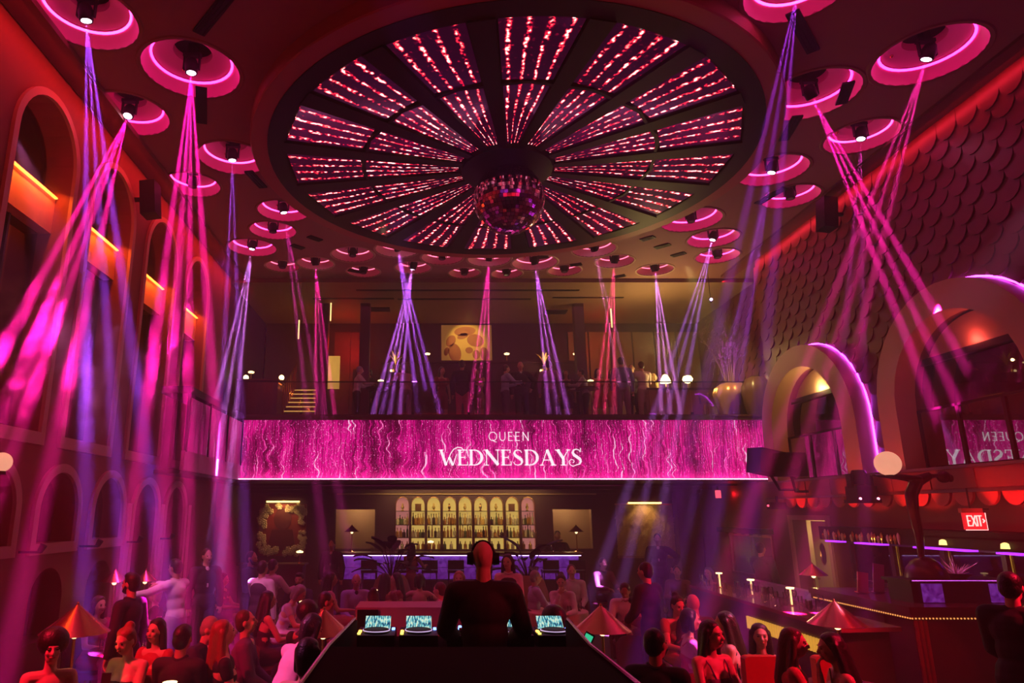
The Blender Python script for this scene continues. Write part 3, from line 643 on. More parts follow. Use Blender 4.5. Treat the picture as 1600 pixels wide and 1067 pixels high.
while x < XF - .05:
    ph, am, fr = RND.uniform(0, 6.3), RND.uniform(.008, .035), RND.uniform(3.5, 7); wv = RND.uniform(.003, .006); ln = RND.uniform(3.20, 3.27); n = 18; i0 = len(st.v)
    for k in range(n + 1):
        z = FZ1 - (FZ1 - ln) * k / n; g = min(1, k / 4); xx = x + am * g * sin(fr * z + ph) ; yy = -.035 + .012 * cos(fr * z + ph)
        st.v += [(xx - wv, yy, z), (xx + wv, yy - .004, z)]
    st.f += [(i0 + 2 * k, i0 + 2 * k + 1, i0 + 2 * k + 3, i0 + 2 * k + 2) for k in range(n)]
    x += RND.uniform(.03, .08)
o = st.build('shimmer_strands', mat('strand_foil', (.42, .008, .16), (.30, .005, .11), rough=.45, metal=0, scale=20), bal, 60); o['kind'] = 'stuff'
lamp('AREA', 'balcony_edge_lamp', (1.75, FY - .13, 3.20), (1, .12, .55), 34, (1.75, FY + .02, 3.75), shape='RECTANGLE', size=12, size_y=.03)

# letters drawn as pen strokes: each a strip of (x, y, width) points
def arc(cx, cy, rx, ry, a0, a1, w0, w1, w2, n=18):
    out = []
    for k in range(n + 1):
        t = k / n; a = R(a0 + (a1 - a0) * t); w = w0 + (w1 - w0) * 2 * t if t < .5 else w1 + (w2 - w1) * (2 * t - 1)
        out.append((cx + rx * cos(a), cy + ry * sin(a), w))
    return out
TK, TN = .165, .05
def serif(x, y, hw=.15): return [(x - hw, y, TN), (x + hw, y, TN)]
def ln_(x0, y0, x1, y1, w): return [(x0, y0, w), (x1, y1, w)]
SCURVE = [(.56, .80, .035), (.50, .93, .05), (.34, .985, .06), (.18, .93, .10), (.12, .77, .15), (.20, .62, .18), (.36, .50, .19), (.52, .38, .18), (.57, .22, .14), (.50, .07, .09), (.32, .015, .055), (.14, .06, .05), (.08, .22, .035)]
def GL_(c):
    if c == 'E': return .62, [ln_(.14, 0, .14, 1, TK), ln_(.0, .975, .55, .975, TN), ln_(.0, .025, .58, .025, TN), ln_(.14, .51, .44, .51, TN), ln_(.55, 1, .55, .78, .045), ln_(.59, 0, .59, .24, .045), ln_(.44, .62, .44, .40, .04)]
    if c == 'D': return .86, [ln_(.14, 0, .14, 1, TK), ln_(0, .975, .34, .975, TN), ln_(0, .025, .34, .025, TN), arc(.32, .5, .44, .475, 90, -90, .05, .19, .05)]
    if c == 'N': return .92, [ln_(.13, 0, .13, 1, TN), ln_(.79, 0, .79, 1, TN), ln_(.12, .97, .80, .03, .19), serif(.10, .98, .12), serif(.13, .02, .13), serif(.79, .98, .13)]
    if c == 'S': return .66, [SCURVE]
    if c == 'A': return .90, [ln_(.44, 1, .10, 0, TN), ln_(.44, 1, .78, 0, .18), ln_(.20, .34, .64, .34, TN), serif(.10, .02, .12), serif(.78, .02, .16)]
    if c == 'Y': return .80, [ln_(.10, 1, .42, .45, .18), ln_(.74, 1, .42, .45, TN), ln_(.42, .48, .42, 0, TK), serif(.10, .98, .15), serif(.74, .98, .12), serif(.42, .02, .15)]
    if c == 'W': return 1.02, [ln_(.10, .98, .40, .0, .16), [(.40, .0, .05), (.52, .36, .05), (.66, .72, .055), (.84, 1.02, .06), (1.08, 1.16, .06), (1.32, 1.12, .055), (1.44, .98, .045), (1.40, .84, .04), (1.28, .82, .04)], ln_(.58, .52, .80, .0, .16), [(.80, 0, .05), (.94, .42, .05), (1.02, .70, .045)], serif(.10, .98, .15)]
    if c == 's': return .70, [[(x + .02, y * 1.03 + .02, w) for x, y, w in SCURVE[:-2]] + [(.12, -.06, .05), (-.06, .06, .05), (-.10, .24, .05), (.02, .38, .045), (.18, .34, .04), (.20, .22, .045), (.12, .17, .06)], [(.60, .86, .035), (.62, 1.10, .05)]]
    if c == 'q': return .95, [arc(.45, .5, .42, .48, 0, 360, .07, .07, .07, 28), [(.42, .10, .07), (.62, -.08, .07), (.86, -.14, .06)]]
    if c == 'u': return .80, [[(.10, 1, .08), (.10, .40, .08)] + arc(.38, .36, .28, .34, 180, 360, .08, .08, .08) + [(.66, .40, .08), (.66, 1, .08)]]
    if c == 'e': return .62, [ln_(.10, 0, .10, 1, .08), ln_(.07, .965, .52, .965, .07), ln_(.07, .035, .52, .035, .07), ln_(.10, .52, .46, .52, .07)]
    if c == 'n': return .82, [ln_(.10, 0, .10, 1, .08), ln_(.66, 0, .66, 1, .08), ln_(.10, .98, .66, .02, .09)]
def letter(strokes, h, name, m, parent, x0, z0, y):
    b = MB()
    for s in strokes:
        lr = []
        for i, (px, pz, w) in enumerate(s):
            a = s[max(0, i - 1)]; c = s[min(len(s) - 1, i + 1)]; tx, tz = c[0] - a[0], c[1] - a[1]; d = sqrt(tx * tx + tz * tz) or 1; nx, nz = -tz / d * w / 2, tx / d * w / 2
            lr.append(((px + nx, pz + nz), (px - nx, pz - nz)))
        for i in range(len(s) - 1):
            q = [lr[i][0], lr[i][1], lr[i + 1][1], lr[i + 1][0]]
            b.add([(x0 + u * h, y, z0 + v * h) for u, v in q] + [(x0 + u * h, y + .015, z0 + v * h) for u, v in q], [(0, 1, 2, 3), (7, 6, 5, 4), (0, 4, 5, 1), (1, 5, 6, 2), (2, 6, 7, 3), (3, 7, 4, 0)])
    return b.build(name, m, parent, 0)
m_let = glow('letter_white', (1, .90, .97), 1.15, .03)
def word(txt, x0, x1, z0, h, gap=.07):
    ws = [GL_(c)[0] for c in txt]; tot = sum(ws) + gap * (len(txt) - 1); sx = (x1 - x0) / (tot * h); x = x0
    for c, wd in zip(txt, ws):
        letter([[(px * sx, pz, w) for px, pz, w in s] for s in GL_(c)[1]], h, 'letter', m_let, bal, x, z0, -.075); x += (wd + gap) * h * sx
word('WEDNESDAYs', .33, 3.80, 3.50, .375, .05)
word('queen', 1.54, 2.54, 4.09, .215, .16)

# glass rail along the ledge
gr = thing('glass_balustrade', 'clear glass balustrade panels along the mezzanine edge above the magenta front', 'railing', (0, FY + .22, 4.73))
m_gl = glass('rail_glass', (.93, .9, .93), 1.3, 1.5, .04)
k = 0; x = FX0
while x < XF - .2:
    b = MB(); b.bx((x + .02, -.006, 0), (min(x + 1.38, XF - .1), .006, .86)); b.build('glass_panel', m_gl, gr, 0); x += 1.4
    b = MB(); b.bx((x - .03, -.02, -.03), (x + .03, .02, .10)); b.build('clamp', m_black, gr, 0)
b = MB(); b.bx((FX0, -.02, .86), (XF - .1, .02, .885)); b.build('handrail', m_black, gr, 0)

# ------------------------------------------------------------------ mezzanine furniture
m_vel = mat('plum_velvet', (.10, .02, .05), (.06, .012, .035), rough=.75, scale=9, bump=.15)
MY = lambda px, py, Y: at(px, py, Y=Y)
# square painting with rounded cells
pa = MY(729, 537, MBACK - .1)
pt = thing('abstract_painting', 'square yellow abstract painting with rust red rounded cells on the mezzanine wall', 'painting', (pa.x, MBACK - .10, pa.z))
HS = .80
b = MB(); b.bx((-HS, -.03, -HS * .76), (HS, .10, HS * .76)); b.build('canvas', mat('canvas_yellow', (.95, .62, .16), (.80, .46, .10), rough=.6, scale=2, emit=(1, .58, .12), es=.10), pt, 0)  # canvas given a faint glow of its own to brighten it
m_cell = mat('cell_rust', (.50, .15, .07), (.62, .22, .10), rough=.6, scale=5)
for i, (cx, cz, rx, rz_, rt) in enumerate([(-.05, .40, .34, .15, .1), (-.12, .24, .18, .09, .3), (.28, .10, .27, .20, -.2), (-.50, .08, .14, .20, -.5), (-.38, -.30, .20, .30, .2), (.08, -.22, .12, .10, 0), (.30, -.36, .12, .15, .1), (.56, -.34, .14, .22, .2), (-.64, -.26, .08, .14, -.3)]):
    b = MB(); c_ = circle(0, 0, 1, 24); b.prism([(cx + rx * u * cos(rt) - rz_ * v * sin(rt), cz + rx * u * sin(rt) + rz_ * v * cos(rt)) for u, v in c_], [], front(-.042), 0, .02); b.build('painted_cell', m_cell, pt, 0)
lamp('SPOT', 'painting_spot', (pa.x, MBACK - 1.5, ZC - .15), (1, .70, .20), 75, (pa.x, MBACK, pa.z), spot_size=R(52), spot_blend=.5, shadow_soft_size=.03)
# long partition with lamps
pp = MB(); pp.bx((-1.3, 20.25, MZ), (4.7, 20.45, 6.80)); pp.bx((-1.35, 20.2, 6.80), (4.75, 20.5, 6.86))
tag(pp.build('partition', m_vel, smooth=0), 'dark low partition behind the mezzanine crowd carrying small T shaped lamps', 'partition')
m_shade = glow('shade_warm', (1, .72, .32), 3.2, .1)
def t_lamp(name, label, loc, h=.30, grp='small lamps on the mezzanine'):
    t = thing(name, label, 'lamp', loc, 0, grp)
    b = MB(); b.cone((0, 0, 0), (0, 0, .02), .06, .05, 12); b.build('base', m_brass, t)
    b = MB(); b.cone((0, 0, .02), (0, 0, h), .012, .012, 8); b.build('stem', m_brass, t)
    b = MB(); b.lathe([(.075, h), (.085, h + .03), (.02, h + .055), (0, h + .06)], 14); b.build('shade', m_shade, t)
    return t
for (px, py, wh) in [(668, 557, 'left of the painting'), (792, 558, 'right of the painting'), (900, 562, 'far right on the partition'), (568, 563, 'above the man in the white shirt at left')]:
    p = MY(px, py, 20.35); t_lamp('table_lamp', 'slim brass lamp with a glowing cap, ' + wh, (p.x, 20.35, 6.86 if -1.3 < p.x < 4.7 else 6.6), .22)
pp = MB(); pp.bx((-2.2, 20.25, MZ), (-1.4, 20.45, 6.60)); tag(pp.build('partition', m_vel, smooth=0), 'short dark partition at the left of the mezzanine carrying one lamp', 'partition')
# potted plants, yellow lamplight put into the leaf colour
def leafy(name, label, loc, n, h, sp, m_leaf, wid=.05, pot=True, parts=14, grp=None, cat='plant'):
    t = thing(name, label, cat, loc, 0, grp); z0 = .22 if pot else 0
    if pot:
        b = MB(); b.lathe([(0, 0), (.10, 0), (.13, .20), (.14, .22), (.12, .22), (.11, .18), (0, .18)], 16); b.build('pot', m_brass, t)
    for k in range(n):
        a = 2 * pi * k / n + RND.uniform(-.3, .3); s = sp * RND.uniform(.5, 1.1); hh = h * RND.uniform(.6, 1.05); b = MB(); m_ = 6; w_ = wid * RND.uniform(.7, 1.2)
        ex, ey = cos(a), sin(a); qx, qy = -ey, ex
        for j in range(m_ + 1):
            u = j / m_; r = s * u ** 1.6; z = z0 + hh * (u - .25 * u ** 3); w2 = w_ * sin(pi * min(1, .08 + u * .92)) ** .8 + .003
            b.v += [(ex * r + qx * w2, ey * r + qy * w2, z), (ex * r, ey * r, z - .25 * w2), (ex * r - qx * w2, ey * r - qy * w2, z)]
        for j in range(m_): b.f += [(3 * j, 3 * j + 1, 3 * j + 4, 3 * j + 3), (3 * j + 1, 3 * j + 2, 3 * j + 5, 3 * j + 4)]
        b.build('leaf', m_leaf, t, 60)
    return t
m_litleaf = mat('lamplit_leaf', (.75, .48, .14), (.50, .30, .08), rough=.4)
for px, py, wh in [(618, 570, 'left'), (850, 570, 'right')]:
    p = MY(px, py, 19.9); o = leafy('potted_plant', 'gold lit spiky plant at the %s end of the mezzanine partition' % wh, (p.x, 19.9, p.z - .25), 9, .55, .30, m_litleaf, .03)
    b = MB(); b.bx((p.x - .25, 19.7, MZ), (p.x + .25, 20.15, p.z - .25)); tag(b.build('plinth', m_vel, smooth=0), 'dark plinth under the %s gold lit spiky plant' % wh, 'plinth')
    lamp('POINT', 'plant_lamp', (p.x, 19.65, p.z + .1), GOLD, 5, shadow_soft_size=.04)
    c = MB(); c.lathe([(0, 0), (.035, 0), (.035, .07), (0, .09)], 10); tag(c.build('candle', m_shade, loc=(p.x - .12, 19.78, p.z - .25)), 'glowing candle beside the %s gold lit spiky plant' % wh, 'candle')
# host counter at the right with bright lamps
def cone_lamp(name, label, loc, r, h, stem, mshade, lamp_e=0, lampc=GOLD, grp=None, glowing=None):
    t = thing(name, label, 'lamp', loc, 0, grp)
    b = MB(); b.lathe([(0, 0), (.09, 0), (.09, .015), (.02, .03), (.014, .05), (.014, stem), (0, stem)], 14); b.build('base', m_brass, t)
    b = MB(); b.lathe([(r, stem), (r * .55, stem + h * .45), (.012, stem + h), (.012, stem + h - .01), (r * .55, stem + h * .45 - .012), (r - .005, stem - .004), (r, stem)], 40); b.build('shade', mshade, t, 60)
    b = MB(); b.lathe([(.011, stem + h - .01), (.014, stem + h + .01), (0, stem + h + .028)], 10); b.build('finial', m_brass, t)
    b = MB(); b.ell((0, 0, stem - .02), .035, 10, 8); b.build('bulb', glowing or m_shade, t)
    if lamp_e: lamp('POINT', 'lamp_bulb', V(loc) + V((0, 0, stem - .09)), lampc, lamp_e, shadow_soft_size=.03)
    return t
hc = thing('host_counter', 'long pale host counter on the right of the mezzanine with two bright lamps', 'counter', (0, 18.6, MZ))
p0, p1 = MY(1008, 612, 18.6), MY(1112, 612, 18.6)
b = MB(); b.bx((p0.x, -.3, 0), (p1.x, .3, p0.z - MZ)); b.build('body', m_tan, hc, 0)
b = MB(); b.bx((p0.x - .06, -.36, p0.z - MZ), (p1.x + .06, .36, p0.z - MZ + .05)); b.build('worktop', m_wood, hc, 0)
m_hotshade = glow('shade_hot', (1, .80, .28), 9, .1)
for px, hh, wh in [(1041, .30, 'cone shaped'), (1076, .26, 'round')]:
    p = MY(px, 610, 18.7); t = thing('counter_lamp', 'very bright yellow %s lamp on the host counter' % wh, 'lamp', (p.x, 18.7, p0.z + .05))
    b = MB(); b.cone((0, 0, 0), (0, 0, .02), .08, .08, 14); b.cone((0, 0, .02), (0, 0, .28), .012, .012, 8); b.build('base', m_brass, t)
    b = MB(); b.lathe([(.15, .22), (.11, .34), (.05, .44), (0, .45)] if px == 1041 else [(.02, .20), (.10, .24), (.14, .32), (.10, .40), (0, .43)], 18); b.build('shade', m_hotshade, t)
    lamp('POINT', 'counter_lamp_bulb', (p.x, 18.45, p0.z + .40), GOLD, 26, shadow_soft_size=.1)
# giant fluted vase with branches
p = MY(1146, 638, 17.65)
vz = thing('fluted_vase', 'giant gold fluted floor vase holding tall bare branches at right of the mezzanine', 'vase', (p.x, 17.65, 4.74))
flute = lambda a, z: 1 + .07 * abs(sin(a * 5)) - .03
b = MB(); b.lathe([(0, 0), (.26, 0), (.28, .05), (.36, .30), (.44, .55), (.46, .68), (.40, .82), (.27, .92), (.20, .94), (.18, .90), (0, .88)], 60, rfun=flute); b.build('body', mat('vase_gold', (.72, .42, .16), (.58, .30, .12), rough=.28, metal=.6), vz, 50)
m_br = mat('dried_branch', (.30, .16, .14), (.20, .10, .10), rough=.8)
for k in range(22):
    a = RND.uniform(0, 2 * pi); s = RND.uniform(.15, .75); h = RND.uniform(.9, 1.75); b = MB()
    P0 = V((.10 * cos(a), .10 * sin(a), .9)); P1 = V((s * .35 * cos(a), s * .35 * sin(a), .9 + h * .5)); P2 = V((s * cos(a) * .9, s * sin(a) * .7, .9 + h))
    pts = [P0.lerp(P1, t).lerp(P1.lerp(P2, t), t) for t in [q / 6 for q in range(7)]]
    b.tube(pts, [.012, .011, .010, .009, .008, .006, .004], 5)
    for q in range(3, 7):
        for _ in range(4):
            d = V((RND.gauss(0, .5), RND.gauss(0, .5), RND.uniform(.1, .8))).normalized() * RND.uniform(.10, .26); b.tube([pts[q], pts[q] + d * .6, pts[q] + d], [.005, .004, .002], 4)
            e = pts[q] + d; b.ell(e, (.022, .022, .014), 5, 4)
    b.build('branch', m_br, vz, 60)
lamp('SPOT', 'branch_spot', at(1110, 467, Y=16.2), (.55, .10, 1), 900, (p.x, 17.5, 6.4), spot_size=R(22), spot_blend=.4, shadow_soft_size=.02)
sp_ = at(1110, 467, Y=16.15); t = thing('small_spotlight', 'tiny violet spotlight hanging above the tall vase branches', 'spotlight', sp_)
b = MB(); b.cone((0, 0, 0), (.02, .08, -.06), .05, .04, 12); b.build('can', m_black, t); b = MB(); b.cone((0, -.002, .002), (0, 0, ZC - sp_.z), .008, .008, 6); b.build('rod', m_black, t); b = MB(); b.ell((.01, -.02, -.02), .036, 10, 8); b.build('lens', glow('violet_lens', (.6, .35, 1), 8), t)
p2 = MY(1196, 636, 16.95); p2.x = 8.33
o = MB(); o.lathe([(0, 0), (.24, 0), (.26, .04), (.33, .30), (.36, .58), (.34, .74), (.24, .92), (.12, .98), (0, .98)], 40, rfun=flute); t = thing('dark_vase', 'dark rounded fluted urn standing beside the gold arch', 'vase', (p2.x, 16.97, 4.74)); o.build('body', m_wood, t, 50)
b = MB(); b.lathe([(.12, .97), (.13, 1.0), (.0, 1.02)], 20); b.build('lid', m_wood, t)
# bucket on stand
p = MY(1092, 628, 18.0); t = thing('ice_bucket', 'glass ice bucket on a slim stand right of the host counter', 'bucket', (p.x + .12, 17.9, MZ))
b = MB(); b.lathe([(0, .55), (.13, .55), (.15, .80), (.16, .80), (.135, .53), (0, .53)], 18); b.build('bucket', glass('bucket_glass', (.9, .85, .8), 1.5, 1.5), t); b = MB()
for a in (0, 2.1, 4.2): b.tube([(.05 * cos(a), .05 * sin(a), .55), (.14 * cos(a), .14 * sin(a), 0)], .01, 6)
b.build('stand', m_brass, t)
# staircase at the left
stt = thing('staircase', 'short staircase with gold edged treads rising at the left of the mezzanine', 'staircase', (-3.55, 18.6, MZ))
for k in range(8):
    b = MB(); b.bx((-.42, k * .28, 0), (.42, k * .28 + .28, .17 * (k + 1) - .02)); b.build('riser', m_wood, stt, 0); b = MB(); b.bx((-.44, k * .28 - .02, .17 * (k + 1) - .02), (.44, k * .28 + .03, .17 * (k + 1) + .005)); b.build('nosing', glow('nosing_glow', (1, .55, .12), .9), stt, 0)  # nosings glow by themselves in place of light caught on brass
b = MB(); b.tube([(-.46, -.05, .9), (-.46, 2.2, .9 + 1.36)], .025, 8); b.build('handrail', m_brass, stt)
for k in range(9):
    b = MB(); b.cone((-.46, .05 + k * .26, .08 + k * .158), (-.46, .05 + k * .26, .93 + k * .158), .010, .010, 6); b.build('baluster', m_brass, stt)
b = MB(); b.bx((-3.1, 20.2, 6.0), (-2.6, 20.3, 7.0)); o = b.build('wall_niche', glow('niche_gold', (1, .55, .10), .5), smooth=0); struct(o)
lamp('POINT', 'stair_lamp', (-3.3, 19.6, 6.7), GOLD, 9, shadow_soft_size=.08)
# dark bar at the far left with globe lamps
b = MB(); a_, c_ = MY(372, 598, 18.0), MY(438, 598, 18.0); lb = thing('side_bar', 'dark curved bar at the far left of the mezzanine with globe lamps', 'counter', (0, 18.0, MZ))
b.bx((-4.95, -.3, 0), (c_.x, .3, a_.z - MZ)); b.build('body', m_vel, lb, 0); b = MB(); b.bx((-5.0, -.36, a_.z - MZ), (c_.x + .05, .36, a_.z - MZ + .04)); b.build('worktop', m_wood, lb, 0)
for px, py, rr in [(384, 596, .07), (440, 589, .07)]:
    p = MY(px, py, 17.95); t = thing('globe_lamp', 'small glowing globe lamp on the far left mezzanine bar, the %s one' % ('left' if px == 384 else 'right'), 'lamp', (p.x, 17.95, a_.z + .04)); b = MB(); b.cone((0, 0, 0), (0, 0, .03), .05, .04, 12); b.build('base', m_brass, t); b = MB(); b.ell((0, 0, .09), rr, 14, 10); b.build('globe', glow('globe_hot', (1, .78, .30), 7), t)
p = MY(392, 590, 18.1); t = t_lamp('table_lamp', 'pale lamp with a cap on the far left mezzanine bar beside the globe', (p.x, 18.1, a_.z + .04), .25)
for (px, py) in [(467, 515), (955, 497), (517, 487)]:
    p = MY(px, py, 19.0); t = thing('wall_sconce', 'slim gold wall sconce %s' % {467: 'at the far left of the mezzanine', 955: 'at the right of the mezzanine', 517: 'on the red wall panel'}[px], 'sconce', (p.x, 18.98, p.z)); b = MB(); b.cone((0, 0, -.28), (0, 0, .28), .018, .018, 10); b.build('tube', glow('sconce_gold', (1, .70, .25), 2.0), t); b = MB(); b.bx((-.03, .0, -.05), (.03, .03, .05)); b.build('bracket', m_brass, t, 0)
lamp('POINT', 'red_panel_lamp', (-2.4, 20.2, 7.4), (1, .02, .02), 20, shadow_soft_size=.1); lamp('POINT', 'red_panel_lamp', (5.3, 20.2, 7.5), (1, .02, .02), 10, shadow_soft_size=.1)

# ------------------------------------------------------------------ back bar: arched niches with bottles
m_btl = [mat('amber_bottle', (.62, .30, .05), (.45, .18, .03), rough=.12, scale=3), mat('clear_bottle', (.80, .72, .50), (.70, .60, .40), rough=.1, scale=3), mat('green_bottle', (.14, .20, .05), (.08, .12, .03), rough=.12, scale=3), mat('dark_bottle', (.06, .03, .02), (.03, .015, .01), rough=.12, scale=3), mat('gold_bottle', (.85, .58, .18), (.70, .42, .10), rough=.15, scale=3)]
m_nback = glow('niche_back', (1, .66, .15), .62, .25, 5); m_npink = glow('niche_back_rose', (1, .34, .30), .42, .2, 5)
def bottle_mesh(h, r, nk, m):
    b = MB(); b.lathe([(0, 0), (r, 0), (r, h * .55), (r * .8, h * .64), (nk, h * .74), (nk, h * .94), (nk * 1.25, h * .95), (nk * 1.25, h), (0, h)], 10); return b.mesh('bottle', m, 40)
BM = [[bottle_mesh(h, r, nk, m) for m in m_btl] for h, r, nk in [(.31, .038, .014), (.27, .045, .014), (.34, .034, .013), (.22, .052, .016)]]
COLW = ['amber', 'clear', 'green', 'dark', 'gold']; ORD = ['first', 'second', 'third', 'fourth', 'fifth', 'sixth', 'seventh', 'eighth', 'ninth']
for i, x in enumerate(NX):
    nc = thing('arched_niche', '%s arched bottle niche from the left behind the bar, glowing %s' % (ORD[i], 'rose' if i in (0, 8) else 'yellow'), 'shelf', (x, BACK, 0), 0, 'arched bottle niches behind the bar')
    b = MB(); b.prism(arch(0, NHW + .02, NZ0, NZS, .24, 12), [], front(.29), 0, .02); b.build('back_panel', m_npink if i in (0, 8) else m_nback, nc, 0)
    b = MB(); o_, h_ = archband(0, NHW + .005, NHW + .022, NZ0, NZS, .225, .245); b.prism(o_, h_, front(-.02), 0, .31); b.build('brass_surround', m_brass, nc, 40)
    for z in (1.36, 1.69, 2.05, 2.44):
        b = MB(); b.bx((-NHW, .06, z - .02), (NHW, .28, z)); b.build('shelf_board', m_wood, nc, 0)
    for sh, z in ((1, 1.69), (2, 2.05), (0, 1.36)):
        n = RND.choice((4, 5, 5))
        for q in range(n):
            if sh == 0 and q % 2: continue
            s, c = RND.randrange(4), RND.choice((0, 0, 1, 1, 4, 2, 3))
            if sh == 0: s = 3
            o = inst('bottle', BM[s][c], None, (x - NHW + .045 + (2 * NHW - .09) * q / max(1, n - 1), BACK + RND.uniform(.12, .18), z))
            tag(o, '%s glass bottle, %s along the %s shelf of the %s niche from left' % (COLW[c], ORD[q], ('lowest', 'middle', 'upper')[sh], ORD[i]), 'bottle', 'bottles in the back bar niches')
    b = MB(); m_ = m_brass if i % 2 else m_btl[4]
    if i in (1, 7): b.bx((-.09, -.05, 0), (.09, .05, .19)); b.bx((-.10, -.06, .19), (.10, .06, .205))
    else: b.lathe([(0, 0), (.05, 0), (.015, .04), (.05, .10), (.022, .16), (.028, .20), (0, .22)], 12)
    tag(b.build('ornament', m_, loc=(x, BACK + .17, 2.44)), '%s on the top shelf of the %s niche from left' % ('boxy gold ornament' if i in (1, 7) else 'waisted brass ornament', ORD[i]), 'ornament')
area('back_bar_fill', (1.16, BACK - .75, 3.0), (1, .68, .24), 30, (1.16, BACK + .3, 1.9), 4.6, .1)  # added lamp without a fixture, brightens the bottles
# bar counter with backlit onyx
m_onyx = mat('onyx_dim', (.30, .14, .42), rough=.2)
def onyx_mat():
    m = bpy.data.materials.new('backlit_onyx'); m.use_nodes = True; nt = m.node_tree; N, L = nt.nodes, nt.links; b = N['Principled BSDF']; b.inputs['Base Color'].default_value = (.2, .1, .3, 1); b.inputs['Roughness'].default_value = .15
    tc = N.new('ShaderNodeTexCoord'); n1 = N.new('ShaderNodeTexNoise'); n1.inputs['Scale'].default_value = 5; n1.inputs['Detail'].default_value = 8; n1.inputs['Distortion'].default_value = 2.2; L.new(tc.outputs['Object'], n1.inputs['Vector'])
    cr = N.new('ShaderNodeValToRGB'); L.new(n1.outputs[0], cr.inputs[0]); e = cr.color_ramp.elements; e[0].position = .35; e[0].color = (.10, .004, .30, 1); e[1].position = .68; e[1].color = (.42, .07, .85, 1)
    L.new(cr.outputs[0], b.inputs['Emission Color']); b.inputs['Emission Strength'].default_value = .34; return m
m_bonyx = onyx_mat()
bar = thing('bar_counter', 'long back bar counter with purple glowing onyx front and lit violet edge', 'bar', (0, 18.6, 0))
b = MB(); b.bx((-2.3, -.08, 1.32), (4.1, .62, 1.38)); b.build('worktop', m_wood, bar, 0)
b = MB(); b.bx((-2.2, .10, 0), (4.0, .6, 1.32)); b.build('carcass', m_black, bar, 0)
for k in range(8):
    x0 = -2.2 + k * .775; b = MB(); b.bx((x0 + .006, .06, .72), (x0 + .769, .10, 1.0)); b.build('onyx_panel', m_bonyx, bar, 0); b = MB(); b.bx((x0 + .006, .06, 1.012), (x0 + .769, .10, 1.31)); b.build('onyx_panel', m_bonyx, bar, 0)
b = MB(); b.bx((-2.25, .0, 1.30), (4.05, .03, 1.315)); b.build('edge_light', glow('bar_violet_light', (.55, .38, 1), 6), bar, 0)
b = MB(); b.bx((-2.25, .0, .0), (4.05, .1, .70)); b.build('plinth', m_wood, bar, 0)
m_stool = mat('stool_dark', (.03, .02, .025), rough=.5)
def stool(x, y, lab):
    t = thing('bar_stool', lab, 'stool', (x, y, 0), 0, 'stools along the back bar')
    b = MB(); b.box((0, 0, .98), (.40, .38, .07)); b.build('seat', m_stool, t, 0)
    b = MB(); b.box((0, -.18, 1.14), (.40, .03, .22)); b.build('backrest', m_stool, t, 0)
    for a in (-1, 1):
        for c in (-1, 1):
            l = MB(); l.cone((a * .20, c * .19, 0), (a * .17, c * .16, .95), .014, .016, 6); l.build('leg', m_stool, t)
    f = MB(); f.box((0, .17, .35), (.36, .02, .02)); f.build('footrest', m_brass, t, 0)
for i, x in enumerate((-1.4, -.55, .1, .75, 1.45, 3.1, 3.75)): stool(x, 17.9, '%s dark bar stool from the left along the purple bar' % ORD[i])
m_clear = glass('drink_glass', (.95, .9, .9), 1.6, 1.5, .02)
def tumbler(h=.12, r=.035):
    b = MB(); b.lathe([(0, .008), (r * .85, .008), (r * .8, 0), (r, h), (r * .93, h), (r * .80, .016), (0, .016)], 12); return b.mesh('glass', m_clear, 40)
def wine():
    b = MB(); b.lathe([(0, 0), (.035, 0), (.008, .01), (.006, .09), (.03, .12), (.042, .16), (.035, .21), (.033, .21), (.040, .16), (.028, .122), (0, .11)], 12); return b.mesh('wine_glass', m_clear, 40)
G1, G2 = tumbler(), wine()
for i in range(16):
    x = RND.choice((-2.0, -1.6, -1.2, 2.9, 3.2, 3.5)) + RND.uniform(0, .5); o = inst('drink_glass', RND.choice((G1, G2)), None, (x, 18.7 + RND.uniform(0, .35), 1.38))
    tag(o, 'clear glass standing on the %s end of the back bar counter' % ('left' if x < 1 else 'right'), 'glass', 'glasses on the %s end of the back bar' % ('left' if x < 1 else 'right'))
m_copper = mat('copper_shade', (.85, .34, .24), (.72, .24, .18), rough=.26, metal=1, scale=3)
for px, wh in [(549, 'left end of the back bar'), (902, 'right end of the back bar')]:
    p = at(px, 850, Y=18.9); cone_lamp('cone_lamp', 'tall lamp with copper cone shade on the %s' % wh, (p.x, 18.95, 1.38), .20, .16, .52, m_copper, 3, WARM)
p = at(673, 862, Y=18.7); t_lamp('table_lamp', 'small white shaded lamp on the back bar counter left of the DJ', (p.x, 18.8, 1.38), .24)
p = at(467, 868, Y=17.0)
sd = MB(); sd.bx((-4.4, 16.9, 0), (-2.9, 17.4, 1.18)); sd.bx((-4.45, 16.85, 1.18), (-2.85, 17.45, 1.22)); tag(sd.build('console', m_wood, smooth=0), 'dark console standing under the wreathed red portrait', 'console')
t_lamp('table_lamp', 'small white shaded lamp on the console under the red portrait', (p.x, 17.1, 1.22), .24)

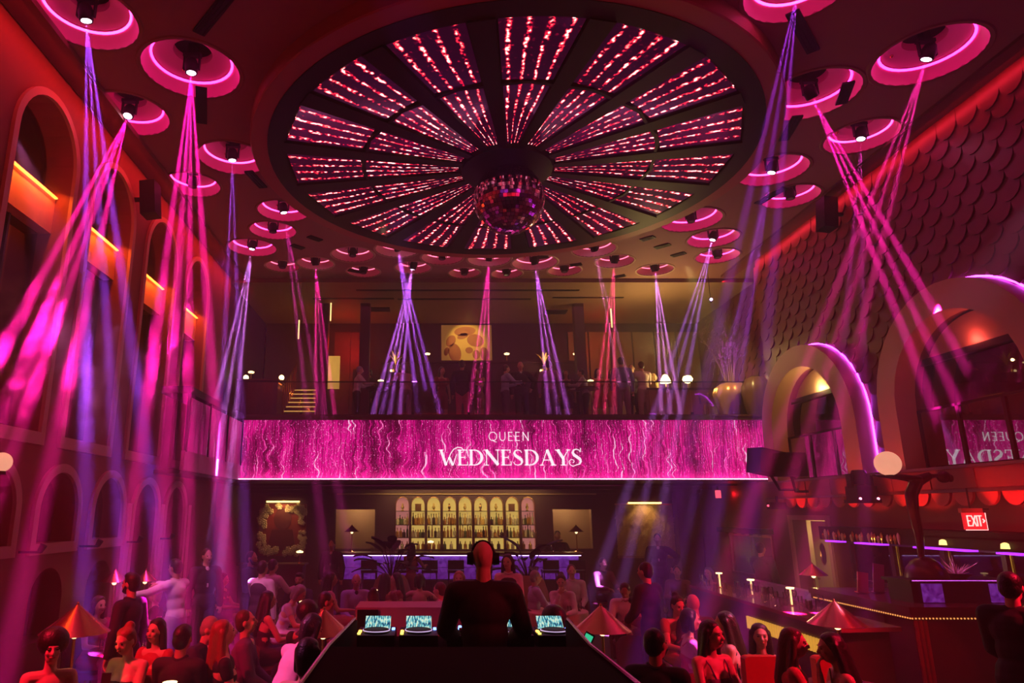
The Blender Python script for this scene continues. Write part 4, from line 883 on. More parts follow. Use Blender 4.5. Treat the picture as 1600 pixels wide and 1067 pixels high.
# ------------------------------------------------------------------ two wall artworks with picture lights
m_pl = glow('picture_light', (1, .70, .18), 4.5, .05)
def picture_light(x, z, lab):
    t = thing('picture_light', lab, 'picture light', (x, BACK - .16, z)); b = MB(); b.cone((-.48, 0, 0), (.48, 0, 0), .028, .028, 10); b.build('tube', m_pl, t); b = MB(); b.bx((-.02, 0, -.02), (.02, .16, .02)); b.bx((-.5, -.03, .02), (.5, .04, .05)); b.build('bracket', m_brass, t, 0)
    lamp('SPOT', 'picture_lamp', (x, BACK - .45, z + .02), (1, .62, .20), 30, (x, BACK, z - .75), spot_size=R(105), spot_blend=.6, shadow_soft_size=.1)
a0, a1 = at(403, 868, Y=BACK), at(480, 787, Y=BACK)
art = thing('wreathed_portrait', 'dark red portrait inside a thick wreath of gilt blossoms under a picture light at left', 'artwork', ((a0.x + a1.x) / 2, BACK - .05, (a0.z + a1.z) / 2)); hw, hh = (a1.x - a0.x) / 2, (a1.z - a0.z) / 2
b = MB(); b.bx((-hw, -.02, -hh), (hw, .05, hh)); b.build('backing', mat('portrait_red', (.30, .03, .04), (.16, .015, .025), rough=.6, scale=2.5), art, 0)
b = MB(); b.prism([(.26 * cos(2 * pi * k / 24), .30 + .30 * sin(2 * pi * k / 24)) for k in range(24)], [], front(-.035), 0, .02); b.prism([(-.42, -hh + .15), (.42, -hh + .15), (.30, .0), (-.30, .0)], [], front(-.032), 0, .015); b.build('figure', mat('portrait_dark', (.10, .01, .02), rough=.6), art, 0)
b = MB()
for k in range(150):
    a = RND.uniform(0, 2 * pi); q = RND.uniform(.74, 1.0); cx = hw * q * (abs(cos(a)) ** .5) * (1 if cos(a) > 0 else -1); cz = hh * q * (abs(sin(a)) ** .5) * (1 if sin(a) > 0 else -1)
    r = RND.uniform(.05, .09)
    for f in range(5): b.ell((cx + r * .6 * cos(f * 1.257 + a), -.05, cz + r * .6 * sin(f * 1.257 + a)), (r * .48, .03, r * .48), 6, 4)
    b.ell((cx, -.07, cz), (r * .3, .03, r * .3), 6, 4)
o = b.build('blossom_wreath', mat('gilt_blossom', (.62, .48, .34), (.48, .34, .24), rough=.6), art, 60); o['kind'] = 'stuff'
picture_light(art.location.x, a1.z + .06, 'glowing picture light bar above the red wreathed portrait')
a0, a1 = at(966, 868, Y=BACK), at(1049, 789, Y=BACK)
art = thing('textured_panel', 'large gilt textured wall panel under a picture light at right', 'artwork', ((a0.x + a1.x) / 2, BACK - .05, (a0.z + a1.z) / 2)); hw, hh = (a1.x - a0.x) / 2, (a1.z - a0.z) / 2
b = MB(); b.bx((-hw, 0, -hh), (hw, .05, hh)); b.build('backing', m_tan, art, 0)
b = MB()
for k in range(700):
    cx, cz = RND.uniform(-hw, hw), RND.uniform(-hh, hh); a = RND.uniform(0, pi); r = RND.uniform(.02, .05); b.box((cx, -.01, cz), (r * 2, RND.uniform(.01, .05), r * .6), rot=M4.Rotation(a, 3, 'Y'))
o = b.build('relief', mat('gilt_relief', (.52, .34, .20), (.30, .18, .12), rough=.4, scale=14), art, 0); o['kind'] = 'stuff'
b = MB(); b.bx((-hw - .04, -.05, -hh - .06), (hw + .04, .05, -hh)); b.bx((-hw - .04, -.03, hh), (hw + .04, .05, hh + .04)); b.build('frame', m_brass, art, 0)
picture_light(art.location.x, a1.z + .06, 'glowing picture light bar above the gilt textured panel')
for (px, wh) in [(1075, 'right'), (345, 'left')]:
    p = at(px, 830, Y=BACK - .3); b = MB(); b.bx((p.x - .28, BACK - .35, 0), (p.x + .28, BACK, 3.0)); struct(b.build('column', m_backw, smooth=0))

# ------------------------------------------------------------------ two big leafy plants before the bar
m_leafd = mat('dark_leaf', (.035, .030, .022), (.020, .016, .016), rough=.4)
m_plant = mat('planter_clay', (.42, .16, .10), (.32, .11, .08), rough=.5)
def palm(px, lab, seed, right=1):
    p = at(px, 880, Y=15.4); t = thing('leafy_plant', lab, 'plant', (p.x, 15.4, 0))
    b = MB(); b.lathe([(0, 0), (.30, 0), (.42, .35), (.44, .70), (.34, 1.0), (.26, 1.10), (.22, 1.10), (.22, 1.02), (0, 1.02)], 28); b.build('planter', m_plant, t)
    rr = random.Random(seed)
    for k in range(19):
        a = 2 * pi * k / 19 + rr.uniform(-.2, .2); el = rr.uniform(.35, 1.35); Ls = rr.uniform(.45, .75); d = V((cos(a) * cos(el), sin(a) * cos(el), sin(el))); s0 = V((0, 0, 1.0)); s1 = s0 + d * Ls
        b = MB(); b.tube([s0, s0.lerp(s1, .5) + V((0, 0, .04)), s1], [.014, .011, .008], 5)
        ln = rr.uniform(.38, .60); dd = (d * .9 + V((cos(a), sin(a), -.25)) * .5).normalized(); sd_ = dd.cross(V((0, 0, 1))).normalized(); m_ = 6; i0 = len(b.v)
        for j in range(m_ + 1):
            u = j / m_; w_ = .105 * sin(pi * min(1, .06 + .94 * u)) ** .7 + .002; c = s1 + dd * ln * u + V((0, 0, -.16 * u * u)); b.v += [tuple(c + sd_ * w_ + V((0, 0, .03))), tuple(c), tuple(c - sd_ * w_ + V((0, 0, .03)))]
        for j in range(m_): b.f += [(i0 + 3 * j, i0 + 3 * j + 1, i0 + 3 * j + 4, i0 + 3 * j + 3), (i0 + 3 * j + 1, i0 + 3 * j + 2, i0 + 3 * j + 5, i0 + 3 * j + 4)]
        b.build('leaf', m_leafd, t, 60)
palm(612, 'large dark leafy plant in a clay planter before the left part of the bar', 3)
palm(824, 'large dark leafy plant in a clay planter right of the DJ before the bar', 5)

# ------------------------------------------------------------------ DJ booth
m_booth = mat('booth_lacquer', (.022, .002, .003), (.015, .0015, .002), rough=.85, scale=2, spec=.05)
bt = thing('dj_booth', 'dark red lacquered DJ booth with a wide flat back panel and narrow metal edges', 'booth', (0, 0, 0))
b = MB(); b.bx((-.52, 2.35, 0), (.885, 3.95, 1.70)); b.build('back_panel', m_booth, bt, 0)
for s, x0, x1 in ((-1, -.52, -.53), (1, .885, 1.06)):
    b = MB(); b.v = [(x0 - .02, 3.95, 0), (x0 + .02, 3.95, 0), (x1 + .02, 5.45, 0), (x1 - .02, 5.45, 0), (x0 - .02, 3.95, 1.70), (x0 + .02, 3.95, 1.70), (x1 + .02, 5.45, 1.62), (x1 - .02, 5.45, 1.62)]; b.f = [(0, 1, 2, 3), (7, 6, 5, 4), (0, 4, 5, 1), (1, 5, 6, 2), (2, 6, 7, 3), (3, 7, 4, 0)]; b.build('side_wall', m_booth, bt, 0)
    b = MB(); b.tube([(x0, 2.4, 1.708), (x0, 3.95, 1.708), (x1, 5.45, 1.628)], .010, 6); b.build('edge_trim', mat('edge_metal', (.8, .45, .5), rough=.2, metal=1), bt)
b = MB(); b.bx((-.62, 5.38, 1.36), (1.22, 5.98, 1.42)); b.build('desk', m_booth, bt, 0); b = MB(); b.bx((-.62, 5.92, 0), (1.22, 5.98, 1.36)); b.build('front_panel', m_booth, bt, 0)
b = MB(); b.bx((-.50, 3.97, 0), (.86, 5.36, .40)); b.build('platform', m_black, bt, 0)
def scr_mat():
    m = bpy.data.materials.new('deck_screen'); m.use_nodes = True; nt = m.node_tree; N, L = nt.nodes, nt.links; b = N['Principled BSDF']; b.inputs['Base Color'].default_value = (.02, .02, .02, 1); b.inputs['Roughness'].default_value = .2
    tc = N.new('ShaderNodeTexCoord'); mp = N.new('ShaderNodeMapping'); mp.inputs['Scale'].default_value = (60, 1, 26); L.new(tc.outputs['Object'], mp.inputs[0]); n1 = N.new('ShaderNodeTexNoise'); n1.inputs['Scale'].default_value = 1.4; n1.inputs['Detail'].default_value = 2; L.new(mp.outputs[0], n1.inputs['Vector'])
    cr = N.new('ShaderNodeValToRGB'); L.new(n1.outputs[0], cr.inputs[0]); e = cr.color_ramp.elements; e[0].position = .38; e[0].color = (.01, .05, .14, 1); e[1].position = .66; e[1].color = (.85, .85, .55, 1); k = e.new(.48); k.color = (.12, .55, .60, 1); k = e.new(.56); k.color = (.55, .85, .75, 1)
    L.new(cr.outputs[0], b.inputs['Emission Color']); b.inputs['Emission Strength'].default_value = 1.0; return m
m_scr = scr_mat(); m_led2 = glow('led_amber', (1, .45, .06), 5); m_led3 = glow('led_blue', (.15, .3, 1), 5); m_led4 = glow('led_yellow', (.9, .8, .1), 3); m_jr = glow('jog_ring', (.75, .55, .9), .9)
for i, (px, wh) in enumerate([(588, 'far left'), (654, 'inner left'), (800, 'inner right'), (866, 'far right')]):
    p = at(px, 1000, Y=5.62); t = thing('media_deck', 'black DJ media deck with lit screen, %s on the booth' % wh, 'deck', (p.x, 5.66, 1.42), 0, 'media decks on the booth')
    b = MB(); b.bx((-.145, -.20, 0), (.145, .20, .09)); b.build('case', m_black, t, 0)
    b = MB(); b.v = [(-.10, .08, .095), (.10, .08, .095), (.10, .185, .175), (-.10, .185, .175), (-.10, .10, .09), (.10, .10, .09), (.10, .195, .17), (-.10, .195, .17)]; b.f = [(0, 1, 2, 3), (7, 6, 5, 4), (0, 4, 5, 1), (1, 5, 6, 2), (2, 6, 7, 3), (3, 7, 4, 0)]; s_ = b.build('screen', m_scr, t, 0)
    b = MB(); b.bx((-.115, .075, .088), (.115, .2, .094)); b.build('screen_bezel', m_black, t, 0)
    b = MB(); b.lathe([(.098, .09), (.098, .112), (.086, .116), (.084, .114), (0, .114)], 32, (0, -.05, 0)); j = b.build('jog_wheel', m_black, t)
    b = MB(); b.lathe([(.099, .104), (.104, .104), (.104, .110), (.099, .110)], 32, (0, -.05, 0)); b.build('jog_ring', m_jr, j)
    for q, (x, y, m) in enumerate([(-.125, -.02, m_led2), (-.125, -.06, m_led2), (-.125, -.14, m_led4), (.125, .06, m_led3), (.125, .10, m_led3), (.06, .07, m_led3)]):
        b = MB(); b.cone((x, y, .09), (x, y, .10), .013, .012, 10); b.build('button', m, t)
p = at(728, 1000, Y=5.62); t = thing('dj_mixer', 'black DJ mixer with blue and white lights between the decks', 'mixer', (p.x, 5.64, 1.42)); b = MB(); b.bx((-.15, -.2, 0), (.15, .2, .09)); b.build('case', m_black, t, 0)
for q in range(12):
    b = MB(); b.cone((-.12 + .08 * (q % 4), -.12 + .1 * (q // 4), .09), (-.12 + .08 * (q % 4), -.12 + .1 * (q // 4), .12), .016, .012, 10); b.build('knob', m_led3 if q in (0, 9) else m_brass if q == 5 else m_stool, t)
p = at(923, 1000, Y=5.5); b = MB(); b.bx((1.26, 5.4, 1.30), (1.34, 5.5, 1.52)); 
t = thing('phone_stand', 'green lit phone propped at the right edge of the booth', 'phone', (1.16, 5.30, 1.42)); b = MB(); b.box((0, 0, .07), (.07, .012, .14), rot=M4.Rotation(.5, 3, 'Y')); b.build('case', m_black, t, 0); b = MB(); b.box((-.004, -.008, .07), (.055, .004, .12), rot=M4.Rotation(.5, 3, 'Y')); b.build('screen', glow('phone_green', (.05, .7, .35), .8), t, 0)
# monitor cabinet before the booth, pink lit side
mc = thing('monitor_speaker', 'large flat fronted speaker cabinet lit pink on the left before the DJ', 'speaker', (at(640, 940, Y=7.4).x + .40, 7.4, 0)); b = MB(); b.bx((-.95, 0, 0), (.65, .5, 1.46)); b.build('cabinet', mat('cabinet_grey', (.30, .20, .26), rough=.5), mc, 0); b = MB(); b.bx((-.93, -.02, .05), (-.72, .0, 1.44)); b.build('grille', m_black, mc, 0)
lamp('SPOT', 'cabinet_pink', (.6, 5.9, 3.4), (1, .02, .5), 26, (.05, 7.4, 1.2), spot_size=R(38), spot_blend=.8, shadow_soft_size=.05)

# ------------------------------------------------------------------ tables with copper cone lamps
m_ttop = mat('table_top', (.14, .04, .05), (.09, .025, .03), rough=.22, scale=3)
def table(x, y, r, lab, z=.75, cloth=None):
    t = thing('round_table', lab, 'table', (x, y, 0), 0, 'round tables on the floor'); b = MB(); b.lathe([(0, z - .035), (r * .97, z - .035), (r, z - .018), (r * .98, z), (0, z)], 28); b.build('tabletop', m_ttop, t)
    b = MB(); b.lathe([(.26, 0), (.26, .02), (.05, .05), (.04, z - .035), (0, z - .035)], 16); b.build('pedestal', m_black, t)
    if cloth:
        b = MB(); b.lathe([(0, z + .004), (r, z + .004), (r * 1.02, z - .01), (r * 1.05, z - .42)], 48, rfun=lambda a, zz: 1 + (.03 * sin(a * 11) if zz < z - .1 else 0)); tag(b.build('tablecloth', cloth, loc=(x, y, 0)), 'pale cloth draped over the ' + lab, 'tablecloth')
    return t
m_cloth = mat('cloth_rose', (.75, .45, .38), rough=.8)
LAMPS = [(117, 988, 6.7, .30, 'nearest at far left'), (505, 989, 6.9, .26, 'left of the DJ booth'), (941, 984, 7.0, .27, 'right of the DJ booth'), (1308, 975, 7.3, .27, 'near the right bar'), (1271, 898, 12.6, .23, 'before the round window door'), (148, 907, 12.2, .21, 'against the left wall'), (66, 908, 11.0, .21, 'dim in the far left corner')]
for px, py, Y, r, wh in LAMPS:
    p = at(px, py, Y=Y); x = max(p.x, XL + .35); st_ = p.z - .75
    cone_lamp('cone_lamp', 'copper cone shaded table lamp, ' + wh, (x, Y, .75), r, r * .80, st_, m_copper, 2.0, WARM, 'copper cone lamps on tables')
    table(x, Y, .40, 'small dark round table under the copper lamp, ' + wh)
TBL = [(868, 958, 12.6, .55, 'set table right of the DJ with many glasses', m_cloth), (470, 950, 11.6, .55, 'crowded table left of the booth with glass bottles', None), (585, 930, 13.2, .45, 'table beside the man in a lavender blazer', None), (1020, 948, 11.2, .5, 'table behind the man in black', None), (690, 940, 13.0, .5, 'table behind the DJ to the left', None), (205, 955, 9.2, .45, 'table by the bearded man', None), (1200, 1010, 6.9, .45, 'table beside the woman with the tall glass', None), (260, 1050, 6.2, .35, 'small table by the woman with a phone', None)]
def t_candle(loc, lab):
    t = thing('table_light', lab, 'table light', loc, 0, 'slim lit table lights'); b = MB(); b.cone((0, 0, 0), (0, 0, .015), .05, .045, 12); b.build('base', m_brass, t); b = MB(); b.cone((0, 0, .015), (0, 0, .24), .014, .014, 8); b.build('stem', glow('light_stem', (1, .68, .25), 1.6), t); b = MB(); b.cone((0, 0, .24), (0, 0, .262), .055, .06, 14); b.build('cap', m_shade, t)
for i, (px, py, Y, r, wh, cl) in enumerate(TBL):
    p = at(px, py, Y=Y); table(p.x, Y, r, wh, cloth=cl)
    if i != 5: t_candle((p.x + .02, Y + .05, .757), 'slim brass table light on the ' + wh)
    for q in range(7 if i < 2 else 4):
        a, d = RND.uniform(0, 6.3), RND.uniform(.45, .85) * r; o = inst('drink_glass', RND.choice((G1, G2)), None, (p.x + d * cos(a), Y + d * sin(a), .757)); tag(o, 'clear drinking glass on the ' + wh, 'glass', 'glasses on the ' + wh)

# ------------------------------------------------------------------ long marble counter with glasses, tufted sofa
m_marb = mat('pink_marble', (.50, .18, .20), (.22, .06, .08), rough=.15, scale=2.5, detail=8)
mc = thing('marble_counter', 'long pink marble counter laden with glasses running back along the right side', 'counter', (0, 0, 0))
b = MB(); b.v = [(5.05, 8.9, .98), (5.85, 9.0, .98), (5.95, 14.1, .98), (5.15, 14.1, .98), (5.05, 8.9, 1.03), (5.85, 9.0, 1.03), (5.95, 14.1, 1.03), (5.15, 14.1, 1.03)]; b.f = [(0, 1, 2, 3), (7, 6, 5, 4), (0, 4, 5, 1), (1, 5, 6, 2), (2, 6, 7, 3), (3, 7, 4, 0)]; b.build('worktop', m_marb, mc, 0)
b = MB(); b.bx((5.15, 9.1, 0), (5.75, 14.0, .98)); b.build('body', m_wood, mc, 0)
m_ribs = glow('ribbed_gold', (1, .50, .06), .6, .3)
def ribs(parent, p0, p1, z0, z1, n, nm='gold_rib'):
    me = MB(); me.cone((0, 0, z0), (0, 0, z1), .022, .022, 8); me = me.mesh(nm, m_ribs)
    for k in range(n): inst(nm, me, parent, V(p0).lerp(V(p1), k / (n - 1)))
ribs(mc, (5.12, 9.2, 0), (5.12, 11.6, 0), .62, .80, 34)
k = 0
for q in range(44):
    y = RND.uniform(10.3, 14.0); x = RND.uniform(5.2, 5.85); tall = RND.random() < .5
    o = inst('drink_glass', G2 if tall else G1, None, (x, y, 1.03)); tag(o, '%s clear glass on the %s part of the long marble counter, %s side' % ('stemmed' if tall else 'straight', 'near' if y < 11.4 else 'middle' if y < 12.8 else 'far', 'aisle' if x < 5.5 else 'sofa'), 'glass', 'glasses on the marble counter')
for q, y in enumerate((13.6, 12.3, 11.0)): t_candle((5.55, y, 1.03), 'slim brass table light on the marble counter, %s from the near end' % ('third', 'second', 'first')[q])
lamp('POINT', 'counter_fill', (5.6, 12.3, 1.7), (1, .72, .30), 16, shadow_soft_size=.1)  # unseen lamp added over the counter so the glasses show
m_tuft = mat('violet_velvet', (.30, .14, .40), (.22, .09, .30), rough=.6, scale=5)
sf = thing('tufted_sofa', 'long violet tufted sofa back behind the marble counter', 'sofa', (6.55, 0, 0)); b = MB(); b.bx((-.30, 12.0, 0), (.1, 14.6, .45)); b.build('seat', m_tuft, sf, 0)
b = MB()
for k in range(10):
    for j in range(3): b.ell((.06 + (j % 2) * .0, 12.1 + k * .25 + (j % 2) * .125, .55 + j * .20), (.11, .14, .12), 8, 6)
b.bx((.0, 12.0, .4), (.16, 14.7, 1.08)); o = b.build('tufted_back', m_tuft, sf, 60)
lamp('SPOT', 'sofa_violet', (5.2, 11.5, 3.2), (.5, .1, 1), 90, (6.5, 11.2, .9), spot_size=R(75), spot_blend=.6, shadow_soft_size=.05)

# ------------------------------------------------------------------ right wall fittings
# kitchen pass frame, door, bar hood
fr = MB(); fr.prism([(KW[0] - .06, .86), (KW[1] + .06, .86), (KW[1] + .06, 1.88), (KW[0] - .06, 1.88)], [[(KW[0], .92), (KW[1], .92), (KW[1], 1.82), (KW[0], 1.82)]], side(XR, -1), 0, .04); kwf = struct(fr.build('window_40', m_brass, smooth=0))
b = MB(); b.bx((XR + .02, KW[0], .92), (XR + .03, KW[1], 1.82)); struct(b.build('pane', glass('pass_glass', (.8, .7, .55), 1, 1.5), kwf, 0)); b = MB(); b.bx((XR - .02, 17.55, .92), (XR + .03, 17.59, 1.82)); struct(b.build('mullion', m_brass, kwf, 0))
b = MB(); b.bx((XR - .32, KW[0] - .1, 1.90), (XR, KW[1] + .1, 2.02)); hd = b.build('window_hood', m_black, smooth=0); tag(hd, 'dark shelf hood with little lamps over the kitchen pass', 'hood')
for k in range(5):
    b = MB(); b.lathe([(.05, 0), (.045, .03), (0, .04)], 10); b.build('downlight', m_brass, hd, loc=(XR - .16, KW[0] + .25 + k * .45, 1.86))
for q in range(9):
    b = MB(); h = RND.uniform(.14, .30); b.lathe([(0, 0), (.07, 0), (.08, h * .8), (.03, h), (0, h)], 12); tag(b.build('jar', m_btl[RND.choice((0, 4, 1))], loc=(XR + .5, KW[0] + .2 + q * .22, .90)), 'yellow lit kitchen jar on the counter behind the pass window', 'jar', 'jars behind the kitchen pass')
b = MB(); b.prism([(DOOR[0] - .10, 0), (DOOR[1] + .10, 0), (DOOR[1] + .10, 2.34), (DOOR[0] - .10, 2.34)], [[(DOOR[0], .02), (DOOR[1], .02), (DOOR[1], 2.24), (DOOR[0], 2.24)]], side(XR, -1), 0, .05); dfr = struct(b.build('door_1', m_trim, smooth=0))
lamp('SPOT', 'door_fill', (6.6, 13.4, 2.6), (1, .72, .28), 60, (XR, 14.6, 1.2), spot_size=R(40), spot_blend=.5, shadow_soft_size=.04)  # added unseen spot that gives the door leaf its yellow light
dl = thing('door', 'pale olive service door standing ajar with a round porthole', 'door', (XR + .06, DOOR[0] + .02, .02), R(-9)); dl['kind'] = 'structure'; 
b = MB(); b.prism([(0, 0), (.95, 0), (.95, 2.2), (0, 2.2)], [[(.50 + .16 * cos(2 * pi * k / 24), 1.55 + .21 * sin(2 * pi * k / 24)) for k in range(24)]], side(0, 1), -.025, .025); b.build('leaf', mat('door_olive', (.60, .48, .20), (.54, .42, .18), rough=.5), dl, 0)
b = MB(); b.tube([(-.0, .50 + .17 * cos(2 * pi * k / 24), 1.55 + .22 * sin(2 * pi * k / 24)) for k in range(24)], .028, 6, closed=True); b.build('porthole_rim', m_brass, dl); b = MB(); b.prism([(.50 + .16 * cos(2 * pi * k / 24), 1.55 + .21 * sin(2 * pi * k / 24)) for k in range(24)], [], side(0, 1), -.004, .004); b.build('porthole_glass', glass('porthole', (.35, .32, .3), 1, 1.5), dl, 0)
b = MB(); b.bx((-.06, .82, 1.02), (.06, .86, 1.06)); b.build('door_handle', m_brass, dl, 0)
p = at(1294, 825, X=XR - .02); b = MB(); b.bx((XR - .03, p.y - .05, p.z - .08), (XR, p.y + .05, p.z + .08)); tag(b.build('wall_switch', glow('switch_pink', (1, .15, .35), .5), smooth=0), 'small pink lit switch plate on the wall right of the service door', 'switch')
# windows of the bar kitchen
bwf = MB(); bwf.prism([(BW[0] - .05, 1.15), (BW[1] + .05, 1.15), (BW[1] + .05, 1.89), (BW[0] - .05, 1.89)], [[(y0, 1.2), (y1, 1.2), (y1, 1.84), (y0, 1.84)] for y0, y1 in ((9.0, 9.85), (9.93, 11.0), (11.1, 12.2), (12.3, 13.4))], side(XR, -1), 0, .06); bwo = struct(bwf.build('window_41', m_wood, smooth=0))
for y0, y1 in ((9.0, 9.85), (9.93, 11.0), (11.1, 12.2), (12.3, 13.4)):
    b = MB(); b.bx((XR + .01, y0, 1.2), (XR + .02, y1, 1.84)); struct(b.build('pane', glass('bar_pane', (.85, .75, .6), 1.2, 1.5), bwo, 0))
hd = thing('bar_hood', 'long black overhead rack with hanging glasses and violet lights along the right bar', 'rack', (XR, 0, 0)); b = MB(); b.bx((-.50, 8.8, 2.04), (0, 13.6, 2.14)); b.bx((-.50, 8.8, 1.90), (-.44, 13.6, 2.06)); b.build('shelf', m_black, hd, 0)
for y0, y1 in ((9.1, 9.5), (10.0, 11.1), (11.9, 12.6), (13.1, 13.5)):
    b = MB(); b.bx((-.46, y0, 1.86), (-.30, y1, 1.885)); b.build('violet_light', glow('rack_violet', (.40, .03, 1), 2.0), hd, 0)
for k in range(26):
    y = 11.3 + k * .085 + RND.uniform(-.02, .02)
    if k % 6 == 4: continue
    b = MB(); h = RND.uniform(.12, .20); b.lathe([(0, 0), (.012, .0), (.022, h * .3), (.028, h * .75), (.008, h), (0, h)], 8); b.build('hanging_glass', m_brass if k % 3 else m_btl[1], hd, loc=(-.52, y, 1.90))
for y in (9.25, 10.35):
    p = V((XR - .52, y, 1.94)); t = thing('rack_lamp', 'small yellow shaded lamp clipped to the right bar rack, the %s one' % ('nearer' if y < 10 else 'farther'), 'lamp', p); b = MB(); b.lathe([(.055, 0), (.045, .06), (.02, .075), (0, .078)], 12); b.build('shade', glow('rack_shade', (1, .72, .20), 2.2), t); b = MB(); b.bx((0, -.008, .05), (.06, .008, .07)); b.build('clip', m_brass, t, 0)
for q in range(10):
    b = MB(); h = RND.uniform(.12, .26); b.lathe([(0, 0), (.05, 0), (.055, h * .8), (.02, h), (0, h)], 10); tag(b.build('jar', m_btl[q % 5], loc=(XR + .45, 9.2 + q * .42, 1.0 if q % 2 else 1.0)), 'kitchen jar on the counter behind the right bar windows', 'jar', 'jars behind the bar windows')
# exit sign
p = at(1522, 813, Y=9.6); es = thing('exit_sign', 'red lit EXIT sign hanging from a ceiling bracket on the right', 'sign', (p.x, 9.6, p.z)); m_ex = glow('exit_red', (1, .02, .03), .75, .1)
b = MB(); b.bx((-.145, -.02, -.12), (.145, .02, .10)); b.build('face', m_ex, es, 0); b = MB(); b.bx((-.17, -.03, .10), (.12, .03, .16)); b.build('canopy', mat('sign_metal', (.62, .30, .22), rough=.4), es, 0); b = MB(); b.bx((.02, .0, .14), (XR - .36 - p.x if XR - .36 - p.x > .03 else .2, .02, .16)); b.build('bracket', m_black, es, 0); b = MB(); b.cone((-.02, .01, .15), (-.02, .01, 2.72 - p.z), .012, .012, 6); b.build('hanger', m_black, es, 0)
m_exl = glow('exit_letter', (1, .55, .50), 1.6, .02); b = MB(); b.tube([(-.15, -.022, -.125), (.15, -.022, -.125), (.15, -.022, .10)], .006, 5); b.build('lit_edge', m_exl, es)
GX = {'E': [(-.08, 0, 1, 0), ], }
def plain(strokes, x, name):
    b = MB()
    for (x0, z0, x1, z1) in strokes:
        d = V((x1 - x0, 0, z1 - z0)); q = d.length; mid = V((x + (x0 + x1) / 2, -.024, (z0 + z1) / 2 - .005)); b.box(mid, (q + .012, .008, .014), rot=M4.Rotation(-atan2(z1 - z0, x1 - x0), 3, 'Y'))
    b.build(name, m_exl, es, 0)
h_ = .065
plain([(0, -h_, 0, h_), (0, h_, .04, h_), (0, 0, .032, 0), (0, -h_, .04, -h_)], -.105, 'letter'); plain([(-.025, -h_, .025, h_), (-.025, h_, .025, -h_)], -.022, 'letter'); plain([(0, -h_, 0, h_)], .022, 'letter'); plain([(-.025, h_, .025, h_), (0, -h_, 0, h_)], .062, 'letter'); plain([(0, .02, .018, 0), (.018, 0, 0, -.02)], .105, 'arrow')
lamp('POINT', 'exit_glow', (p.x + .12, 9.45, p.z - .05), (1, .01, .02), 3.2, shadow_soft_size=.08)
p = at(1122, 772, Y=18.4); es2 = thing('exit_sign', 'tiny far red exit sign under the balcony near the right column', 'sign', (p.x, 18.4, p.z)); b = MB(); b.bx((-.07, -.02, -.10), (.07, .02, .10)); b.build('face', glow('exit_far', (1, .10, .14), 1.3), es2, 0); b = MB(); b.bx((-.02, -.01, .10), (.02, .01, .26)); b.build('bracket', m_black, es2, 0)
lamp('POINT', 'exit_glow', (p.x + .3, 18.3, p.z), (1, .01, .03), 2.5, shadow_soft_size=.06)
# glass rails in the arches
for i, c in enumerate((A1, A2)):
    t = thing('glass_rail', 'reflective glass balcony rail in the %s arch of the right wall' % ('far' if i == 0 else 'near'), 'railing', (XR + .02, c, 3.05)); m_rg = glass('mirror_rail', (.30, .22, .26), 3.2, 1.9, .015)
    for k in range(3):
        b = MB(); b.bx((-.008, -AI + k * AI * 2 / 3 + .03, .06), (.008, -AI + (k + 1) * AI * 2 / 3 - .03, .92)); b.build('pane', m_rg, t, 0)
    for k in range(4):
        b = MB(); b.bx((-.03, -AI + k * AI * 2 / 3 - .03, 0), (.03, -AI + k * AI * 2 / 3 + .03, .96)); b.build('post', m_black, t, 0)
    b = MB(); b.bx((-.03, -AI, .92), (.03, AI, .96)); b.build('handrail', m_black, t, 0)
# pair of stage monitors before the balcony, moving head on the balcony corner
p = at(1196, 722, Y=14.2); t = thing('stage_speaker', 'large black tilted speaker in front of the balcony right end', 'speaker', (p.x, 14.2, p.z)); b = MB(); rt = M4.Rotation(.16, 3, 'Y') @ M4.Rotation(.3, 3, 'Z'); b.box((0, 0, 0), (.56, .42, .50), rot=rt); b.build('cabinet', m_black, t, 0); b = MB(); b.box((0, -.215, 0), (.50, .02, .44), rot=rt); b.build('grille', mat('speaker_grille', (.02, .016, .02), rough=.7, scale=60, bump=.3), t, 0); b = MB(); b.tube([(.1, .1, -.2), (.3, .15, -.55), (.85, .2, -.55)], .03, 6); b.build('bracket', m_black, t, 0)
p = at(1234, 726, Y=13.9); t = thing('stage_speaker', 'black square speaker right beside the tilted one near the gold arch', 'speaker', (p.x, 13.9, p.z)); b = MB(); b.box((0, 0, 0), (.46, .40, .46), .2); b.build('cabinet', m_black, t, 0); b = MB(); b.cone((-.02, -.21, .04), (-.02, -.23, .04), .13, .13, 20); b.build('cone', m_stool, t); b = MB(); b.tube([(0, 0, -.22), (.1, .1, -.52), (.5, .15, -.52)], .03, 6); b.build('bracket', m_black, t, 0)
p = at(1346, 770, Y=11.9); t = thing('moving_head', 'black moving head light fixed to the balcony edge with two red status lights', 'stage light', (min(p.x, XR - .42), 11.9, p.z)); b = MB(); b.box((0, 0, .0), (.34, .34, .22)); b.box((0, 0, -.14), (.40, .40, .06)); b.box((.24, .0, 0), (.3, .1, .08)); b.build('base', m_black, t, 0); b = MB(); b.box((-.17, 0, .2), (.04, .14, .24)); b.box((.17, 0, .2), (.04, .14, .24)); b.box((0, 0, .11), (.38, .14, .03)); b.build('yoke', m_black, t, 0); b = MB(); b.lathe([(0, -.12), (.12, -.10), (.13, .06), (.10, .14), (0, .15)], 18, (0, 0, .24)); b.build('head', mat('gloss_black', (.02, .015, .025), rough=.15), t)
for x in (-.15, .15):
    b = MB(); b.ell((x, -.19, -.10), .022, 8, 6); b.build('status_light', glow('status_pink', (1, .25, .45), 6), t)
